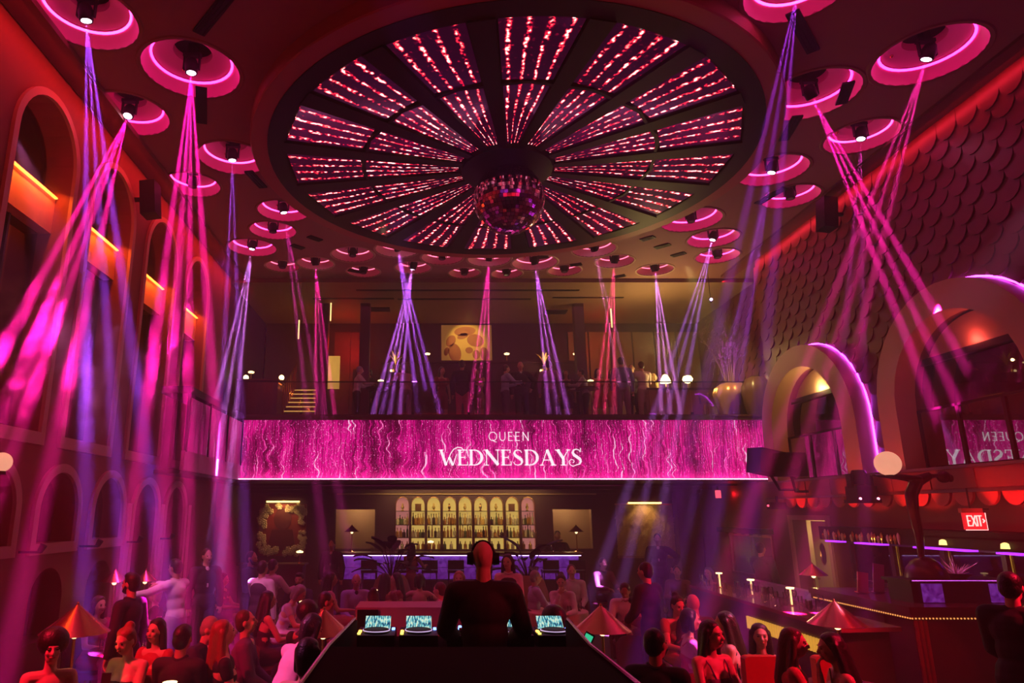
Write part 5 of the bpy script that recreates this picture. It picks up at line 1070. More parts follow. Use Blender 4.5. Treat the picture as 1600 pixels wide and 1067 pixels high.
p = at(1206, 790, Y=15.0); t = thing('wall_camera', 'small dark camera with a red light under the right balcony', 'camera', (min(p.x, XR - .4), 15.0, p.z)); b = MB(); b.box((.1, 0, 0), (.34, .16, .14)); b.build('housing', m_black, t, 0); b = MB(); b.ell((-.09, -.02, 0), .022, 8, 6); b.build('status_light', glow('status_red', (1, .05, .10), 5), t); b = MB(); b.bx((.1, -.02, .05), (.14, .02, .2)); b.build('bracket', m_black, t, 0)
for (px, py, Y, c, wh) in [(235, 312, 11.6, 0, 'left'), (1292, 335, 12.4, 1, 'right')]:
    p = at(px, py, Y=Y); x = XL + .30 if c == 0 else XR - .34; p = at(px, py, X=x); t = thing('wall_speaker', 'black column speaker high on the %s wall' % wh, 'speaker', (x, p.y, p.z)); b = MB(); b.box((0, 0, 0), (.26, .30, .62), rot=M4.Rotation(.12 if c else -.12, 3, 'Y')); b.build('cabinet', m_black, t, 0); b = MB(); b.bx((-.02 if c else -.3, -.03, -.03), (.34 if c else .02, .03, .03)); b.build('bracket', m_black, t, 0)
# white globe lamps at the two balcony edges
for px, py, Y, rr, wh in [(1387, 724, 9.9, .17, 'held on the statue arm at right'), (3, 722, 7.9, .11, 'on the left wall at the picture edge')]:
    p = at(px, py, Y=Y) if px > 100 else at(px, py, X=XL + .25)
    t = thing('globe_lamp', 'glowing milky globe lamp ' + wh, 'lamp', p); b = MB(); b.ell((0, 0, 0), rr, 24, 16); b.build('globe', glow('milky_globe', (1, .42, .26), .85, .1), t); b = MB(); b.ell((0, 0, 0), .05, 10, 8); b.build('bulb', m_shade, t); b = MB(); b.cone((0, 0, -rr - .03), (0, 0, -rr + .01), .06, .05, 14); b.build('cup', m_black, t)
    if px < 100: b = MB(); b.tube([(0, 0, -rr - .02), (-.1, 0, -rr - .08), (-.26, 0, -rr - .05)], .015, 6); b.build('arm', m_black, t)
# island bar at the right with onyx shelf, menus
ib = thing('island_bar', 'dark wooden island bar with beaded gold edge and red lit corner at the right', 'bar', (6.25, 9.4, 0)); m_ib = mat('bar_mahogany', (.16, .035, .03), (.09, .02, .02), rough=.25, scale=3)
b = MB(); b.bx((0, 0, 1.13), (1.75, 2.4, 1.21)); b.build('worktop', m_ib, ib, 0); b = MB(); b.bx((.06, .06, 0), (1.72, 2.35, 1.05)); b.build('body', m_ib, ib, 0); b = MB(); b.bx((.02, .02, 1.05), (1.74, 2.38, 1.13)); b.build('apron', m_ib, ib, 0)
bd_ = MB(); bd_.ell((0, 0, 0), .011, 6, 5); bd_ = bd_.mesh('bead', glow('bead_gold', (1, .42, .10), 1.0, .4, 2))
for k in range(38): inst('bead', bd_, ib, (.03 + k * .045, .012, 1.07))
for k in range(48): inst('bead', bd_, ib, (.012, .03 + k * .048, 1.07))
for x in (.07, .13, .19):
    b = MB(); b.bx((x, .03, 0), (x + .035, .065, 1.05)); b.build('corner_moulding', mat('moulding_red', (.60, .06, .05), rough=.35), ib, 0)
b = MB(); b.bx((.03, .6, 0), (.065, .66, 1.05)); b.build('corner_moulding', m_ib, ib, 0)
lamp('SPOT', 'bar_corner_red', (5.6, 7.6, 2.6), RED, 60, (6.4, 9.4, .6), spot_size=R(24), spot_blend=.6, shadow_soft_size=.03)
os_ = thing('onyx_shelf', 'black raised bar shelf with violet veined marble fronts carrying the statue', 'shelf', (6.4, 9.75, 1.21)); b = MB(); b.bx((.15, 0, .26), (1.6, .6, .30)); b.build('worktop', m_black, os_, 0); b = MB(); b.bx((.2, .06, 0), (1.55, .55, .26)); b.build('body', m_black, os_, 0)
for x in (.33, 1.25):
    b = MB(); b.bx((x, .03, .01), (x + .27, .06, .25)); b.build('marble_panel', m_bonyx, os_, 0)
b = MB(); b.bx((.18, .0, .285), (1.58, .012, .297)); b.build('edge_light', glow('shelf_violet', (.8, .12, 1), 2.2), os_, 0)
for px, c, wh in [(1350, (.55, .05, .05), 'red'), (1376, (.30, .06, .20), 'plum')]:
    p = at(px, 925, Y=10.9); b = MB(); b.box((0, 0, .16 if wh == 'red' else .22), (.16, .02, .30 if wh == 'red' else .42), rot=M4.Rotation(.14, 3, 'Y')); b.box((0, .05, .02), (.16, .12, .015)); tag(b.build('menu_board', mat('menu_' + wh, c, rough=.5), smooth=0, loc=(max(p.x, 6.35), 10.9, 1.21)), '%s menu board leaning upright on the island bar' % wh, 'menu')
# flowers and a hat on the shelf
p = V((7.35, 9.95, 1.51)); t = thing('flower_bowl', 'low bowl of spiky white pink flowers beside the statue on the bar shelf', 'flowers', p); b = MB(); b.lathe([(0, 0), (.10, 0), (.17, .07), (.16, .075), (.09, .02), (0, .02)], 18); b.build('bowl', m_black, t)
m_fl = mat('pale_petal', (.95, .62, .80), rough=.5)
for k in range(26):
    a = RND.uniform(0, 6.3); e = RND.uniform(.1, 1.3); ln = RND.uniform(.14, .34); d = V((cos(a) * cos(e), sin(a) * cos(e), sin(e))); b = MB(); b.cone(V((0, 0, .04)), V((0, 0, .04)) + d * ln, .014, .002, 5); b.build('petal', m_fl, t)
lamp('SPOT', 'flower_spot', (7.2, 9.0, 2.6), (1, .25, .9), 30, p + V((0, 0, .1)), spot_size=R(22), spot_blend=.5, shadow_soft_size=.02)
# bronze acrobat statue: tall bent figure on a dome, arms reaching left towards the globe

for px, w_, wh in ((1187, .34, 'left of the woman with the tall glass'), (1288, .24, 'right of the woman with the tall glass')):
    p = at(px, 1020, Y=6.75); t = thing('booth_seat', 'bright red upholstered booth back ' + wh, 'seat', (p.x, 6.75, 0)); m_bs = mat('booth_red', (.62, .05, .06), (.5, .035, .045), rough=.6)
    b = MB(); pr = [(-w_ / 2, .42), (w_ / 2, .42), (w_ / 2, 1.08)] + [(w_ / 2 - .05 + .05 * cos(a), 1.08 + .05 * sin(a)) for a in (.5, 1.0, 1.57)] + [(-w_ / 2 + .05 - .05 * sin(a), 1.08 + .05 * cos(a)) for a in (.0, .5, 1.0)]; b.prism(pr, [], front(0), -.05, .05); b.build('backrest', m_bs, t, 40)
    b = MB(); b.bx((-w_ / 2, -.05, .0), (w_ / 2, .40, .42)); b.build('seat', m_bs, t, 0)

# ------------------------------------------------------------------ people
m_skin = {'l': mat('skin_light', (.72, .42, .32), (.66, .36, .27), rough=.5, scale=12), 'm': mat('skin_mid', (.50, .26, .17), (.44, .22, .14), rough=.5, scale=12), 'd': mat('skin_deep', (.20, .10, .065), (.16, .08, .05), rough=.45, scale=12)}
m_hair = {'k': mat('hair_black', (.012, .008, .008), (.022, .014, .012), rough=.4, scale=60, bump=.3), 'b': mat('hair_brown', (.10, .045, .025), (.06, .028, .016), rough=.4, scale=60, bump=.3), 'y': mat('hair_blond', (.52, .32, .16), (.38, .22, .10), rough=.4, scale=60, bump=.3), 'r': mat('hair_auburn', (.32, .07, .03), (.22, .05, .02), rough=.4, scale=60, bump=.3), 'g': mat('hair_grey', (.42, .38, .36), (.30, .27, .26), rough=.5, scale=60, bump=.3)}
_cl = {}
def cloth(c, nm=None):
    k = tuple(c)
    if k not in _cl: _cl[k] = mat('cloth_%d' % len(_cl), c, tuple(x * .8 for x in c), rough=.75, scale=14, bump=.12)
    return _cl[k]
BLACK_, WHITE_, NAVY, GREY, LAV, PINK_, RED_, SKYB = (.018, .014, .016), (.82, .78, .78), (.03, .03, .07), (.22, .20, .22), (.40, .34, .62), (.70, .36, .45), (.50, .03, .05), (.45, .52, .70)
m_eye = mat('eye_dark', (.02, .012, .01), rough=.15); m_lip = mat('lips', (.45, .10, .10), rough=.35); m_shoe = mat('shoe_black', (.02, .016, .016), rough=.3)
def cap(mb, a, b, ra, rb, n=10):
    a, b = V(a), V(b); d = b - a; L_ = d.length
    if L_ < 1e-5: return mb.ell(a, ra, n, 8)
    q = d.to_track_quat('Z', 'Y'); prof = [(ra * sin(t), -ra * cos(t)) for t in (.0, .5, 1.0, 1.5708)] + [(rb * cos(t), L_ + rb * sin(t)) for t in (0, .55, 1.1, 1.5708)]
    vs, fs = [], []; m = len(prof)
    for i, (r, z) in enumerate(prof):
        for k in range(n):
            w = 2 * pi * k / n; vs.append(a + q @ V((max(r, 1e-4) * cos(w), max(r, 1e-4) * sin(w), z)))
    fs = [(i * n + k, i * n + (k + 1) % n, (i + 1) * n + (k + 1) % n, (i + 1) * n + k) for i in range(m - 1) for k in range(n)] + [tuple(reversed(range(n))), tuple(range((m - 1) * n, m * n))]
    return mb.add(vs, fs)
REM = []
def soft(mb, name, m, parent, vox, sm=2):
    me = bpy.data.meshes.new(name); me.from_pydata([tuple(v) for v in mb.v], [], mb.f)
    o = bpy.data.objects.new(name, me); COL.objects.link(o); me.materials.append(m)
    if parent: o.parent = parent
    r = o.modifiers.new('r', 'REMESH'); r.mode = 'VOXEL'; r.voxel_size = vox; r.use_smooth_shade = True
    s = o.modifiers.new('s', 'SMOOTH'); s.iterations = sm; s.factor = .5
    REM.append(o); return o
def finish_soft():
    dg = bpy.context.evaluated_depsgraph_get(); dg.update()
    for o in REM:
        me = bpy.data.meshes.new_from_object(o.evaluated_get(dg), depsgraph=dg); me.name = o.name
        old = o.data; o.modifiers.clear(); o.data = me; bpy.data.meshes.remove(old)
    REM.clear()
ARMS = {  # wrist position from the shoulder: outward, forward, up
    'down': (.07, .04, -.52), 'table': (-.06, .36, -.26), 'lap': (-.08, .27, -.40), 'phone': (-.15, .27, -.20), 'chin': (-.13, .17, .02), 'point': (.02, .53, -.03), 'drink': (-.12, .26, -.10), 'hip': (.10, -.04, -.36),
    'wide': (.42, .22, -.12), 'up': (.16, .22, .30), 'cross': (-.20, .20, -.22), 'back': (-.05, -.12, -.45), 'deck': (.02, .34, -.34), 'reach': (.10, .50, -.14), 'head': (.02, .10, .28), 'fwd': (.0, .40, -.18)}
ARM2 = {'d': ('down', 'down'), 't': ('table', 'table'), 'l': ('lap', 'lap')}
def person(label, px, py, Y, stand, face, sex, top, tcol, bcol, hair, hcol, skin='l', arms=('down', 'down'), lean=0, side=0, hp=0, hy=0, z0=0.0, vox=None, beard=False, X=None, name='person', head_up=None, legs=None, chair=None, extra=None, group=None, small=False):
    p = at(px, py, Y=Y); X = p.x if X is None else X; woman = sex == 'f'
    vox = vox or (.011 if Y < 9.5 else .015)
    u = Euler((-R(lean), R(side), 0)).to_matrix(); UP_, FW, RT = u @ V((0, 0, 1)), u @ V((0, 1, 0)), u @ V((1, 0, 0))
    hz0 = .94 if stand else .52
    hz = hz0 + (UP_.z - 1) * .0
    want = p.z - z0; Hrel = .50 * UP_.z + .17
    if stand: s = max(.90, min(1.10, want / (hz + Hrel))); dz = 0
    else: s = 1.0; dz = max(-.12, min(.22, want - (hz + Hrel)))
    P = V((0, 0, hz + dz))
    hu = Euler((-R(lean * .6 + hp), R(side), R(0))).to_matrix(); hm = hu @ Euler((0, 0, -R(hy))).to_matrix()
    N_ = P + UP_ * .50; H = N_ + (hm @ V((0, .02, .17)))
    sw = .165 if woman else .190; fat = 1.0 if not woman else .90
    S = [P + UP_ * .445 - RT * sw, P + UP_ * .445 + RT * sw]
    W, E = [], []
    for i in (0, 1):
        sg = -1 if i == 0 else 1; a = ARMS[arms[i]] if isinstance(arms[i], str) else arms[i]
        t = S[i] + V((sg * a[0], a[1], a[2])); d = t - S[i]; L1, L2 = .285, .25; D = min(d.length, L1 + L2 - .004); t = S[i] + d.normalized() * D
        x = (L1 * L1 - L2 * L2 + D * D) / (2 * D); h = sqrt(max(0, L1 * L1 - x * x)); dn = d.normalized(); pole = V((sg * .55, -.35, -.75)); pole = (pole - dn * pole.dot(dn)).normalized()
        E.append(S[i] + dn * x + pole * h); W.append(t)
    hip = [P + V((-.085, 0, -.02)), P + V((.085, 0, -.02))]
    if stand:
        kn = [V((-.10, .03, .50)), V((.10, .01, .50))]; an = [V((-.11, .0, .085)), V((.11, -.02, .085))]
        if legs: kn, an = [V(q) for q in legs[:2]], [V(q) for q in legs[2:]]
    else:
        kn = [P + V((-.11, .42, .02)), P + V((.11, .42, .02))]; an = [V((-.11, .46, .085)), V((.11, .44, .085))]
    rot = u
    def torso(b, g=0, low=True, hi=True, deep=0):
        if low: b.ell(P + UP_ * .02, (.158 * fat * (1.06 if woman else 1) + g, .108 + g, .13 + g), 14, 10, rot)
        b.ell(P + UP_ * .19, (.138 * fat + g, .096 * fat + g + deep, .17), 14, 10, rot)
        b.ell(P + UP_ * .34, (.160 * fat + g, .108 * fat + g, .15 + (g if hi else 0)), 14, 10, rot)
        if hi: cap(b, S[0] + RT * .02, S[1] - RT * .02, .060 * fat + g, .060 * fat + g)
        if woman:
            for q in (-1, 1): b.ell(P + UP_ * .315 + FW * .082 + RT * .068 * q, (.062 + g * .7, .052 + g * .7, .06 + g * .7), 10, 8, rot)
    def arm(b, i, g=0, to=1.0):
        af = .88 if woman else 1
        cap(b, S[i], E[i], .054 * af + g, .043 * af + g)
        if to > .3: cap(b, E[i], E[i].lerp(W[i], min(1, to)), .043 * af + g, .030 * af + g * (1 if to < 1 else .8))
    def leg(b, i, g=0, to=1.0):
        cap(b, hip[i], kn[i], .088 * (1.05 if woman else 1) + g, .060 + g)
        if to > .3: cap(b, kn[i], kn[i].lerp(an[i], to), .058 + g, .040 + g)
    b = MB(); torso(b)
    cap(b, N_ - UP_ * .06, H - hm @ V((0, .02, .05)), .056 * fat, .050 * fat)
    b.ell(H + hm @ V((0, -.006, .014)), (.073, .092, .102), 16, 12, hm); b.ell(H + hm @ V((0, .028, -.052)), (.054, .060, .062), 12, 10, hm)
    cap(b, H + hm @ V((0, .088, .012)), H + hm @ V((0, .108, -.022)), .009, .015, 8)
    b.ell(H + hm @ V((0, .082, -.052)), (.026, .014, .012), 8, 6, hm); b.ell(H + hm @ V((0, .082, .028)), (.055, .012, .010), 8, 6, hm)
    for q in (-1, 1):
        b.ell(H + hm @ V((.074 * q, -.005, -.006)), (.013, .022, .034), 8, 6, hm); b.ell(H + hm @ V((.036 * q, .074, -.022)), (.024, .018, .022), 8, 6, hm)
    for i in (0, 1):
        arm(b, i); leg(b, i); sg = -1 if i == 0 else 1
        d = (W[i] - E[i]).normalized(); ref = V((0, 0, 1)) if abs(d.z) < .8 else V((0, 1, 0)); sd = d.cross(ref).normalized(); nn = sd.cross(d).normalized()
        if nn.z > 0: nn = -nn
        b.ell(W[i] + d * .045, (.038, .017, .050), 10, 8, M4((sd, nn, d)).transposed())
        for q, (o_, l_) in enumerate([(-.029, .064), (-.010, .076), (.010, .072), (.028, .056)]):
            k0 = W[i] + d * .082 + sd * o_; k1 = k0 + (d * .85 + nn * .5).normalized() * l_ * .55; k2 = k1 + (d * .4 + nn * .9).normalized() * l_ * .5; cap(b, k0, k1, .0095, .009, 6); cap(b, k1, k2, .009, .008, 6)
        ts = sd if (sd.x * sg) < 0 else -sd
        k0 = W[i] + d * .025 + ts * .028; k1 = k0 + (d * .7 + ts * .65 + nn * .2).normalized() * .045; cap(b, k0, k1, .0115, .010, 6); cap(b, k1, k1 + (d * .9 + nn * .35).normalized() * .03, .010, .009, 6)
        cap(b, an[i] + V((0, -.03, -.035)), an[i] + V((0, .13, -.05)), .040, .030)
    body = soft(b, name, m_skin[skin], None, vox); body.location = (X, Y, z0); body.rotation_euler.z = -R(face); body.scale = (s, s, s)
    tag(body, label, 'person' if name == 'person' else 'statue', group)
    # hair
    if hair != 'bald':
        b = MB(); o_ = hm
        b.ell(H + o_ @ V((0, -.020, .032)), (.083, .092, .094), 16, 12, o_); b.ell(H + o_ @ V((0, -.045, -.01)), (.078, .066, .085), 14, 10, o_)
        if hair in ('long', 'wavy', 'bob', 'up'):
            b.ell(H + o_ @ V((0, -.008, .072)), (.078, .074, .050), 14, 10, o_)
        if hair in ('long', 'wavy'):
            for q in (-1, 1): cap(b, H + o_ @ V((.072 * q, -.01, .03)), N_ + RT * .095 * q - FW * .02 + UP_ * (-.10), .034, .036); cap(b, N_ + RT * .095 * q - FW * .02 - UP_ * .10, N_ + RT * .10 * q + FW * .03 - UP_ * .22, .036, .018)
            cap(b, H + o_ @ V((0, -.06, .0)), N_ - FW * .085 - UP_ * .14, .068, .070); cap(b, N_ - FW * .085 - UP_ * .14, N_ - FW * .10 - UP_ * .26, .07, .035)
        if hair == 'bob':
            for q in (-1, 1): cap(b, H + o_ @ V((.072 * q, -.015, .03)), H + o_ @ V((.078 * q, -.005, -.10)), .034, .028)
            cap(b, H + o_ @ V((0, -.06, .0)), H + o_ @ V((0, -.055, -.10)), .068, .05)
        if hair == 'up': b.ell(H + o_ @ V((0, -.075, .105)), .048, 10, 8)
        if hair == 'afro': b.ell(H + o_ @ V((0, -.03, .05)), (.125, .12, .12), 16, 12, o_)
        if hair == 'top': b.ell(H + o_ @ V((0, .01, .085)), (.066, .078, .045), 12, 8, o_)
        soft(b, 'hair', m_hair[hcol], body, .012 if Y < 9.5 else .016, 1)
    if beard:
        b = MB(); b.ell(H + hm @ V((0, .045, -.075)), (.055, .052, .042), 12, 8, hm)
        for q in (-1, 1): cap(b, H + hm @ V((.064 * q, .01, -.02)), H + hm @ V((.045 * q, .05, -.075)), .018, .024, 8)
        soft(b, 'beard', m_hair[hcol], body, .011, 1)
    if name == 'person' and Y < 15:
        for q in (-1, 1):
            e = MB(); e.ell(H + hm @ V((.031 * q, .086, .006)), (.013, .006, .006), 8, 6, hm); e.build('eye', m_eye, body)
            if Y < 11: e = MB(); e.ell(H + hm @ V((.032 * q, .089, .024)), (.018, .005, .004), 8, 4, hm); e.build('eyebrow', m_hair['k' if hcol != 'y' else 'b'], body)
        e = MB(); e.ell(H + hm @ V((0, .094, -.052)), (.024, .007, .009), 10, 6, hm); e.build('mouth', m_lip, body)
    # clothes
    cv = .013 if Y < 9.5 else .017; tm = cloth(tcol); bmm = cloth(bcol) if bcol else None
    if top in ('shirt', 'tee', 'jacket', 'vest'):
        g = .014 if top in ('shirt', 'tee', 'vest') else .024; b = MB(); torso(b, g)
        to = {'shirt': .94, 'vest': .94, 'tee': .0, 'jacket': .95}[top]
        shm = cloth(WHITE_) if top == 'vest' else tm
        for i in (0, 1): arm(b, i, g, to)
        if not stand or top == 'jacket': b.ell(P - UP_ * .03, (.165 * fat + g, .115 + g, .13), 14, 10, rot)
        if top == 'tee':
            b2 = MB()
        cap(b, N_ - RT * .035 - UP_ * .025, N_ + RT * .035 - UP_ * .025, .052 + g * .5, .052 + g * .5)
        soft(b, 'jacket' if top == 'jacket' else 'shirt', shm, body, cv)
        if top == 'vest': b = MB(); torso(b, .024, True, False); soft(b, 'waistcoat', tm, body, cv)
        if top == 'jacket':
            b = MB(); cap(b, N_ + FW * .05 - UP_ * .02, P + UP_ * .22 + FW * .105, .042, .022); soft(b, 'shirt_front', cloth(WHITE_ if extra != 'dark' else BLACK_), body, .012)
            for q in (-1, 1): b = MB(); cap(b, N_ + FW * .035 + RT * .055 * q, P + UP_ * .24 + FW * .122 + RT * .030 * q, .020, .015, 8); b.build('lapel', tm, body)
        else:
            b = MB(); cl_ = [N_ + V((.062 * cos(t), .062 * sin(t) + .01, .012 + .012 * cos(t * 2))) for t in [2 * pi * k / 14 for k in range(14)]]; b.tube(cl_, .014, 6, closed=True); b.build('collar', shm, body)
    elif top in ('dress', 'strappy', 'strapless'):
        b = MB(); b.ell(P + UP_ * .02, (.168 * fat, .122, .14), 14, 10, rot); b.ell(P + UP_ * .17, (.138 * fat, .104 * fat, .16), 14, 10, rot); b.ell(P + UP_ * .275, (.150 * fat, .108, .085), 14, 10, rot)
        for q in (-1, 1): b.ell(P + UP_ * .30 + FW * .082 + RT * .068 * q, (.070, .060, .060), 10, 8, rot)
        for i in (0, 1): cap(b, hip[i], hip[i].lerp(kn[i], .75), .105, .085 if stand else .09)
        if top == 'dress': b.ell(P + UP_ * .38, (.160 * fat, .112, .10), 14, 10, rot); [cap(b, S[i], S[i].lerp(E[i], .35), .064, .058) for i in (0, 1)]
        soft(b, 'dress', tm, body, cv)
        if top == 'strappy':
            for q in (-1, 1): b = MB(); b.tube([P + UP_ * .33 + FW * .13 + RT * .075 * q, P + UP_ * .43 + FW * .085 + RT * .095 * q, P + UP_ * .50 + RT * .105 * q, P + UP_ * .40 - FW * .105 + RT * .09 * q], .007, 6); b.build('strap', tm, body)
    if bmm:
        b = MB(); b.ell(P + UP_ * .0, (.168 * fat, .120, .12), 14, 10, rot)
        for i in (0, 1): leg(b, i, .016, .94)
        soft(b, 'trousers', bmm, body, cv + .002)
    if name == 'person':
        for i in (0, 1): b = MB(); cap(b, an[i] + V((0, -.03, -.037)), an[i] + V((0, .14, -.052)), .046, .034); b.build('shoe', m_shoe, body)
    mw_ = M4.Translation((X, Y, z0)) @ M4.Rotation(-R(face), 4, 'Z') @ M4.Scale(s, 4)
    info = dict(body=body, H=mw_ @ H, W=[mw_ @ q for q in W], N=N_, P=P, UP=UP_, FW=FW, RT=RT, Hl=H, hm=hm, s=s)
    if not stand and chair is not False:
        c = chair or (.10, .018, .03); wl_ = label.split()[:11]
        while wl_[-1].strip(',') in ('the', 'a', 'and', 'of', 'in', 'at', 'by', 'with', 'his', 'her', 'behind', 'before', 'right', 'left', 'red', 'on', 'close'): wl_.pop()
        t = thing('barrel_chair', 'rounded velvet chair under the ' + ' '.join(wl_).rstrip(','), 'chair', (X, Y, z0), -R(face)); sh = .44 + dz; cm_ = mat('chair_%02d%02d' % (int(c[0] * 99), int(c[2] * 99)), c, tuple(q * .7 for q in c), rough=.7, scale=6)
        b = MB(); b.lathe([(0, sh - .12), (.25, sh - .12), (.26, sh - .10), (.26, sh - .06), (.22, sh - .03), (0, sh - .03)], 24); b.build('seat', cm_, t)
        b = MB(); n = 14; i0 = 0
        for k in range(n + 1):
            a = R(200 + 140 * k / n); e = abs(k - n / 2) / (n / 2); top_ = sh + .36 - .14 * e ** 2
            for r, z in ((.29, .12), (.30, top_ - .02), (.315, top_), (.345, top_ - .03), (.33, .12)): b.v.append((r * cos(a), r * sin(a), z))
        for k in range(n):
            for j in range(5): b.f.append((k * 5 + j, k * 5 + (j + 1) % 5, k * 5 + 5 + (j + 1) % 5, k * 5 + 5 + j))
        b.f += [(4, 3, 2, 1, 0), tuple(n * 5 + j for j in range(5))]; b.build('backrest', cm_, t, 50)
        for k in range(4): a = R(45 + 90 * k); b = MB(); b.cone((.19 * cos(a), .19 * sin(a), sh - .12), (.22 * cos(a), .22 * sin(a), 0), .018, .012, 8); b.build('leg', m_brass, t)
    return info
PPL = {}
def pp_(key, *a, **k): PPL[key] = person(*a, **k)
L_ = ('lap', 'lap'); T_ = ('table', 'table'); D_ = ('down', 'down')
# the DJ
pp_('dj', 'bald DJ in black jacket and headphones standing at the booth, seen from behind', 755, 873, 5.12, 1, 4, 'm', 'jacket', (.012, .010, .012), BLACK_, 'bald', 'k', 'l', ('deck', 'deck'), 5, z0=.40, hp=4)
d = PPL['dj']; hm, H = d['hm'], d['Hl']
hp_ = MB(); hp_.tube([H + hm @ V((.082 * cos(t), -.01, .012 + .105 * sin(t))) for t in [pi * k / 12 for k in range(13)]], .010, 6); hpo = hp_.build('headphones', m_black, d['body'])
for q in (-1, 1): b = MB(); b.cone(H + hm @ V((.070 * q, -.005, 0)), H + hm @ V((.112 * q, -.005, 0)), .046, .040, 18); b.build('earcup', m_black, hpo)
# near left
pp_('phone', 'woman with red lit bare shoulders holding up a phone at the near left', 208, 996, 6.9, 0, 196, 'f', 'strapless', (.05, .01, .02), None, 'up', 'r', 'l', ('phone', 'phone'), 4, hp=14, chair=(.06, .01, .02))
w = (PPL['phone']['W'][0] + PPL['phone']['W'][1]) / 2
ph = thing('phone', 'bright phone held by the woman at the near left', 'phone', w + V((0, -.02, .09)), R(16)); b = MB(); b.box((0, 0, .02), (.075, .010, .15), rot=M4.Rotation(-.5, 3, 'X')); b.build('case', m_black, ph, 0); b = MB(); b.box((0, .007, .024), (.066, .004, .135), rot=M4.Rotation(-.5, 3, 'X')); b.build('screen', glow('phone_screen', (1, .8, .8), 1.2), ph, 0)
pp_('backhead', 'man with thick black hair seen from behind beside the woman with a phone', 279, 1000, 6.7, 0, 8, 'm', 'shirt', BLACK_, BLACK_, 'top', 'k', 'm', L_, 6)
pp_('elder', 'older man with short grey hair and dark suit in profile at near left', 310, 980, 7.6, 0, 100, 'm', 'jacket', NAVY, BLACK_, 'short', 'g', 'l', T_, 8, hp=12)
pp_('auburn', 'woman with auburn hair leaning her head back by the man at her side', 346, 985, 6.9, 0, 70, 'f', 'dress', BLACK_, None, 'long', 'r', 'l', L_, 4, 10, -16)
pp_('auburnman', 'man in profile close beside the woman with auburn hair', 378, 972, 7.5, 0, 82, 'm', 'jacket', (.16, .06, .22), BLACK_, 'short', 'b', 'l', L_, 6, hp=-14)
pp_('bend', 'person in a puffed white blouse bending forward with black hair at near left', 436, 985, 5.7, 1, 38, 'f', 'shirt', (.80, .62, .74), BLACK_, 'bob', 'k', 'm', ('table', 'lap'), 34, 0, 6, 0, z0=.10)
pp_('bare', 'woman with a bare red shoulder and black hair left of the booth, her back turned', 468, 1028, 5.3, 0, 20, 'f', 'strapless', BLACK_, None, 'bob', 'k', 'l', L_, 10, chair=False, z0=.15)
tag(MB().bx((at(468, 1028, Y=5.3).x - .3, 5.1, 0), (at(468, 1028, Y=5.3).x + .3, 5.5, .60)).build('ottoman', mat('ottoman_plum', (.06, .012, .02), rough=.8), smooth=0), 'dark square ottoman under the bare shouldered woman left of the booth', 'ottoman')
pp_('darkleft', 'woman with big dark hair in shadow at the bottom left edge', 82, 1010, 6.2, 0, 150, 'f', 'strapless', BLACK_, None, 'afro', 'k', 'l', ('table', 'lap'), 6, chair=(.04, .01, .015))
pp_('behindphone', 'woman in shadow right behind the woman with a phone', 246, 985, 7.6, 0, 200, 'f', 'dress', RED_, None, 'long', 'k', 'l', L_, 0)
pp_('beardleft', 'bearded man in a dark shirt turned left beside the white shirted man', 207, 912, 8.3, 1, 285, 'm', 'shirt', NAVY, BLACK_, 'top', 'k', 'l', D_, 0, beard=True)
pp_('seatred', 'woman in dim red top sitting before the left wall', 150, 945, 9.6, 0, 120, 'f', 'dress', RED_, None, 'long', 'b', 'l', T_, 4)
pp_('blondleft', 'blond woman in black sitting between two standing men at left', 250, 925, 10.6, 0, 250, 'f', 'dress', BLACK_, None, 'bob', 'y', 'l', L_, 6)
pp_('point', 'man in untucked white shirt standing with one arm stretched out at left', 281, 887, 10.4, 1, 292, 'm', 'shirt', WHITE_, (.55, .45, .50), 'top', 'k', 'm', ('reach', 'point'), 6)
pp_('suitleft', 'man in a dark suit and white shirt standing at left facing the room', 323, 869, 12.0, 1, 140, 'm', 'jacket', (.03, .012, .03), BLACK_, 'short', 'b', 'l', D_)
pp_('beard2', 'bearded man in black standing behind the waiter at left', 392, 872, 12.6, 1, 110, 'm', 'shirt', BLACK_, BLACK_, 'short', 'k', 'm', ('cross', 'cross'), beard=True)
pp_('waiter', 'waiter in dark waistcoat and white sleeves with his back turned', 407, 888, 11.2, 1, 25, 'm', 'vest', (.06, .03, .07), BLACK_, 'short', 'k', 'm', ('fwd', 'down'), 4)
pp_('pinkback', 'person in pale pink shirt with back turned right of the waiter', 424, 884, 12.4, 1, 35, 'm', 'shirt', (.62, .36, .42), BLACK_, 'short', 'k', 'm', ('fwd', 'fwd'), 3)
pp_('cap', 'woman in a glittering white top bending over the crowded table', 438, 922, 10.9, 0, 95, 'f', 'dress', (.75, .62, .85), None, 'bob', 'g', 'l', T_, 22, hp=20)
pp_('darkshirt', 'bearded man in a dark open shirt sitting facing the room at left', 469, 905, 13.0, 0, 185, 'm', 'shirt', (.03, .025, .05), BLACK_, 'top', 'k', 'm', T_, 4, beard=True)
pp_('sleeveless', 'woman in a sleeveless black dress sitting with black hair down her back at left', 412, 938, 9.6, 0, 60, 'f', 'strappy', (.05, .015, .05), None, 'long', 'k', 'l', T_, 4)
pp_('pattern', 'woman in a patterned rose dress sitting in profile, left of centre', 514, 905, 12.2, 0, 80, 'f', 'dress', (.62, .22, .26), None, 'long', 'k', 'm', ('down', 'table'), 2)
pp_('armout', 'person in silhouette stretching one arm over the near table left of the booth', 497, 940, 9.2, 0, 75, 'f', 'dress', (.10, .03, .06), None, 'short', 'k', 'm', ('lap', 'reach'), 8)
pp_('afro', 'person with round black hair seen from behind by the near copper lamp', 478, 962, 8.0, 0, 10, 'f', 'dress', BLACK_, None, 'afro', 'k', 'm', L_, 4)
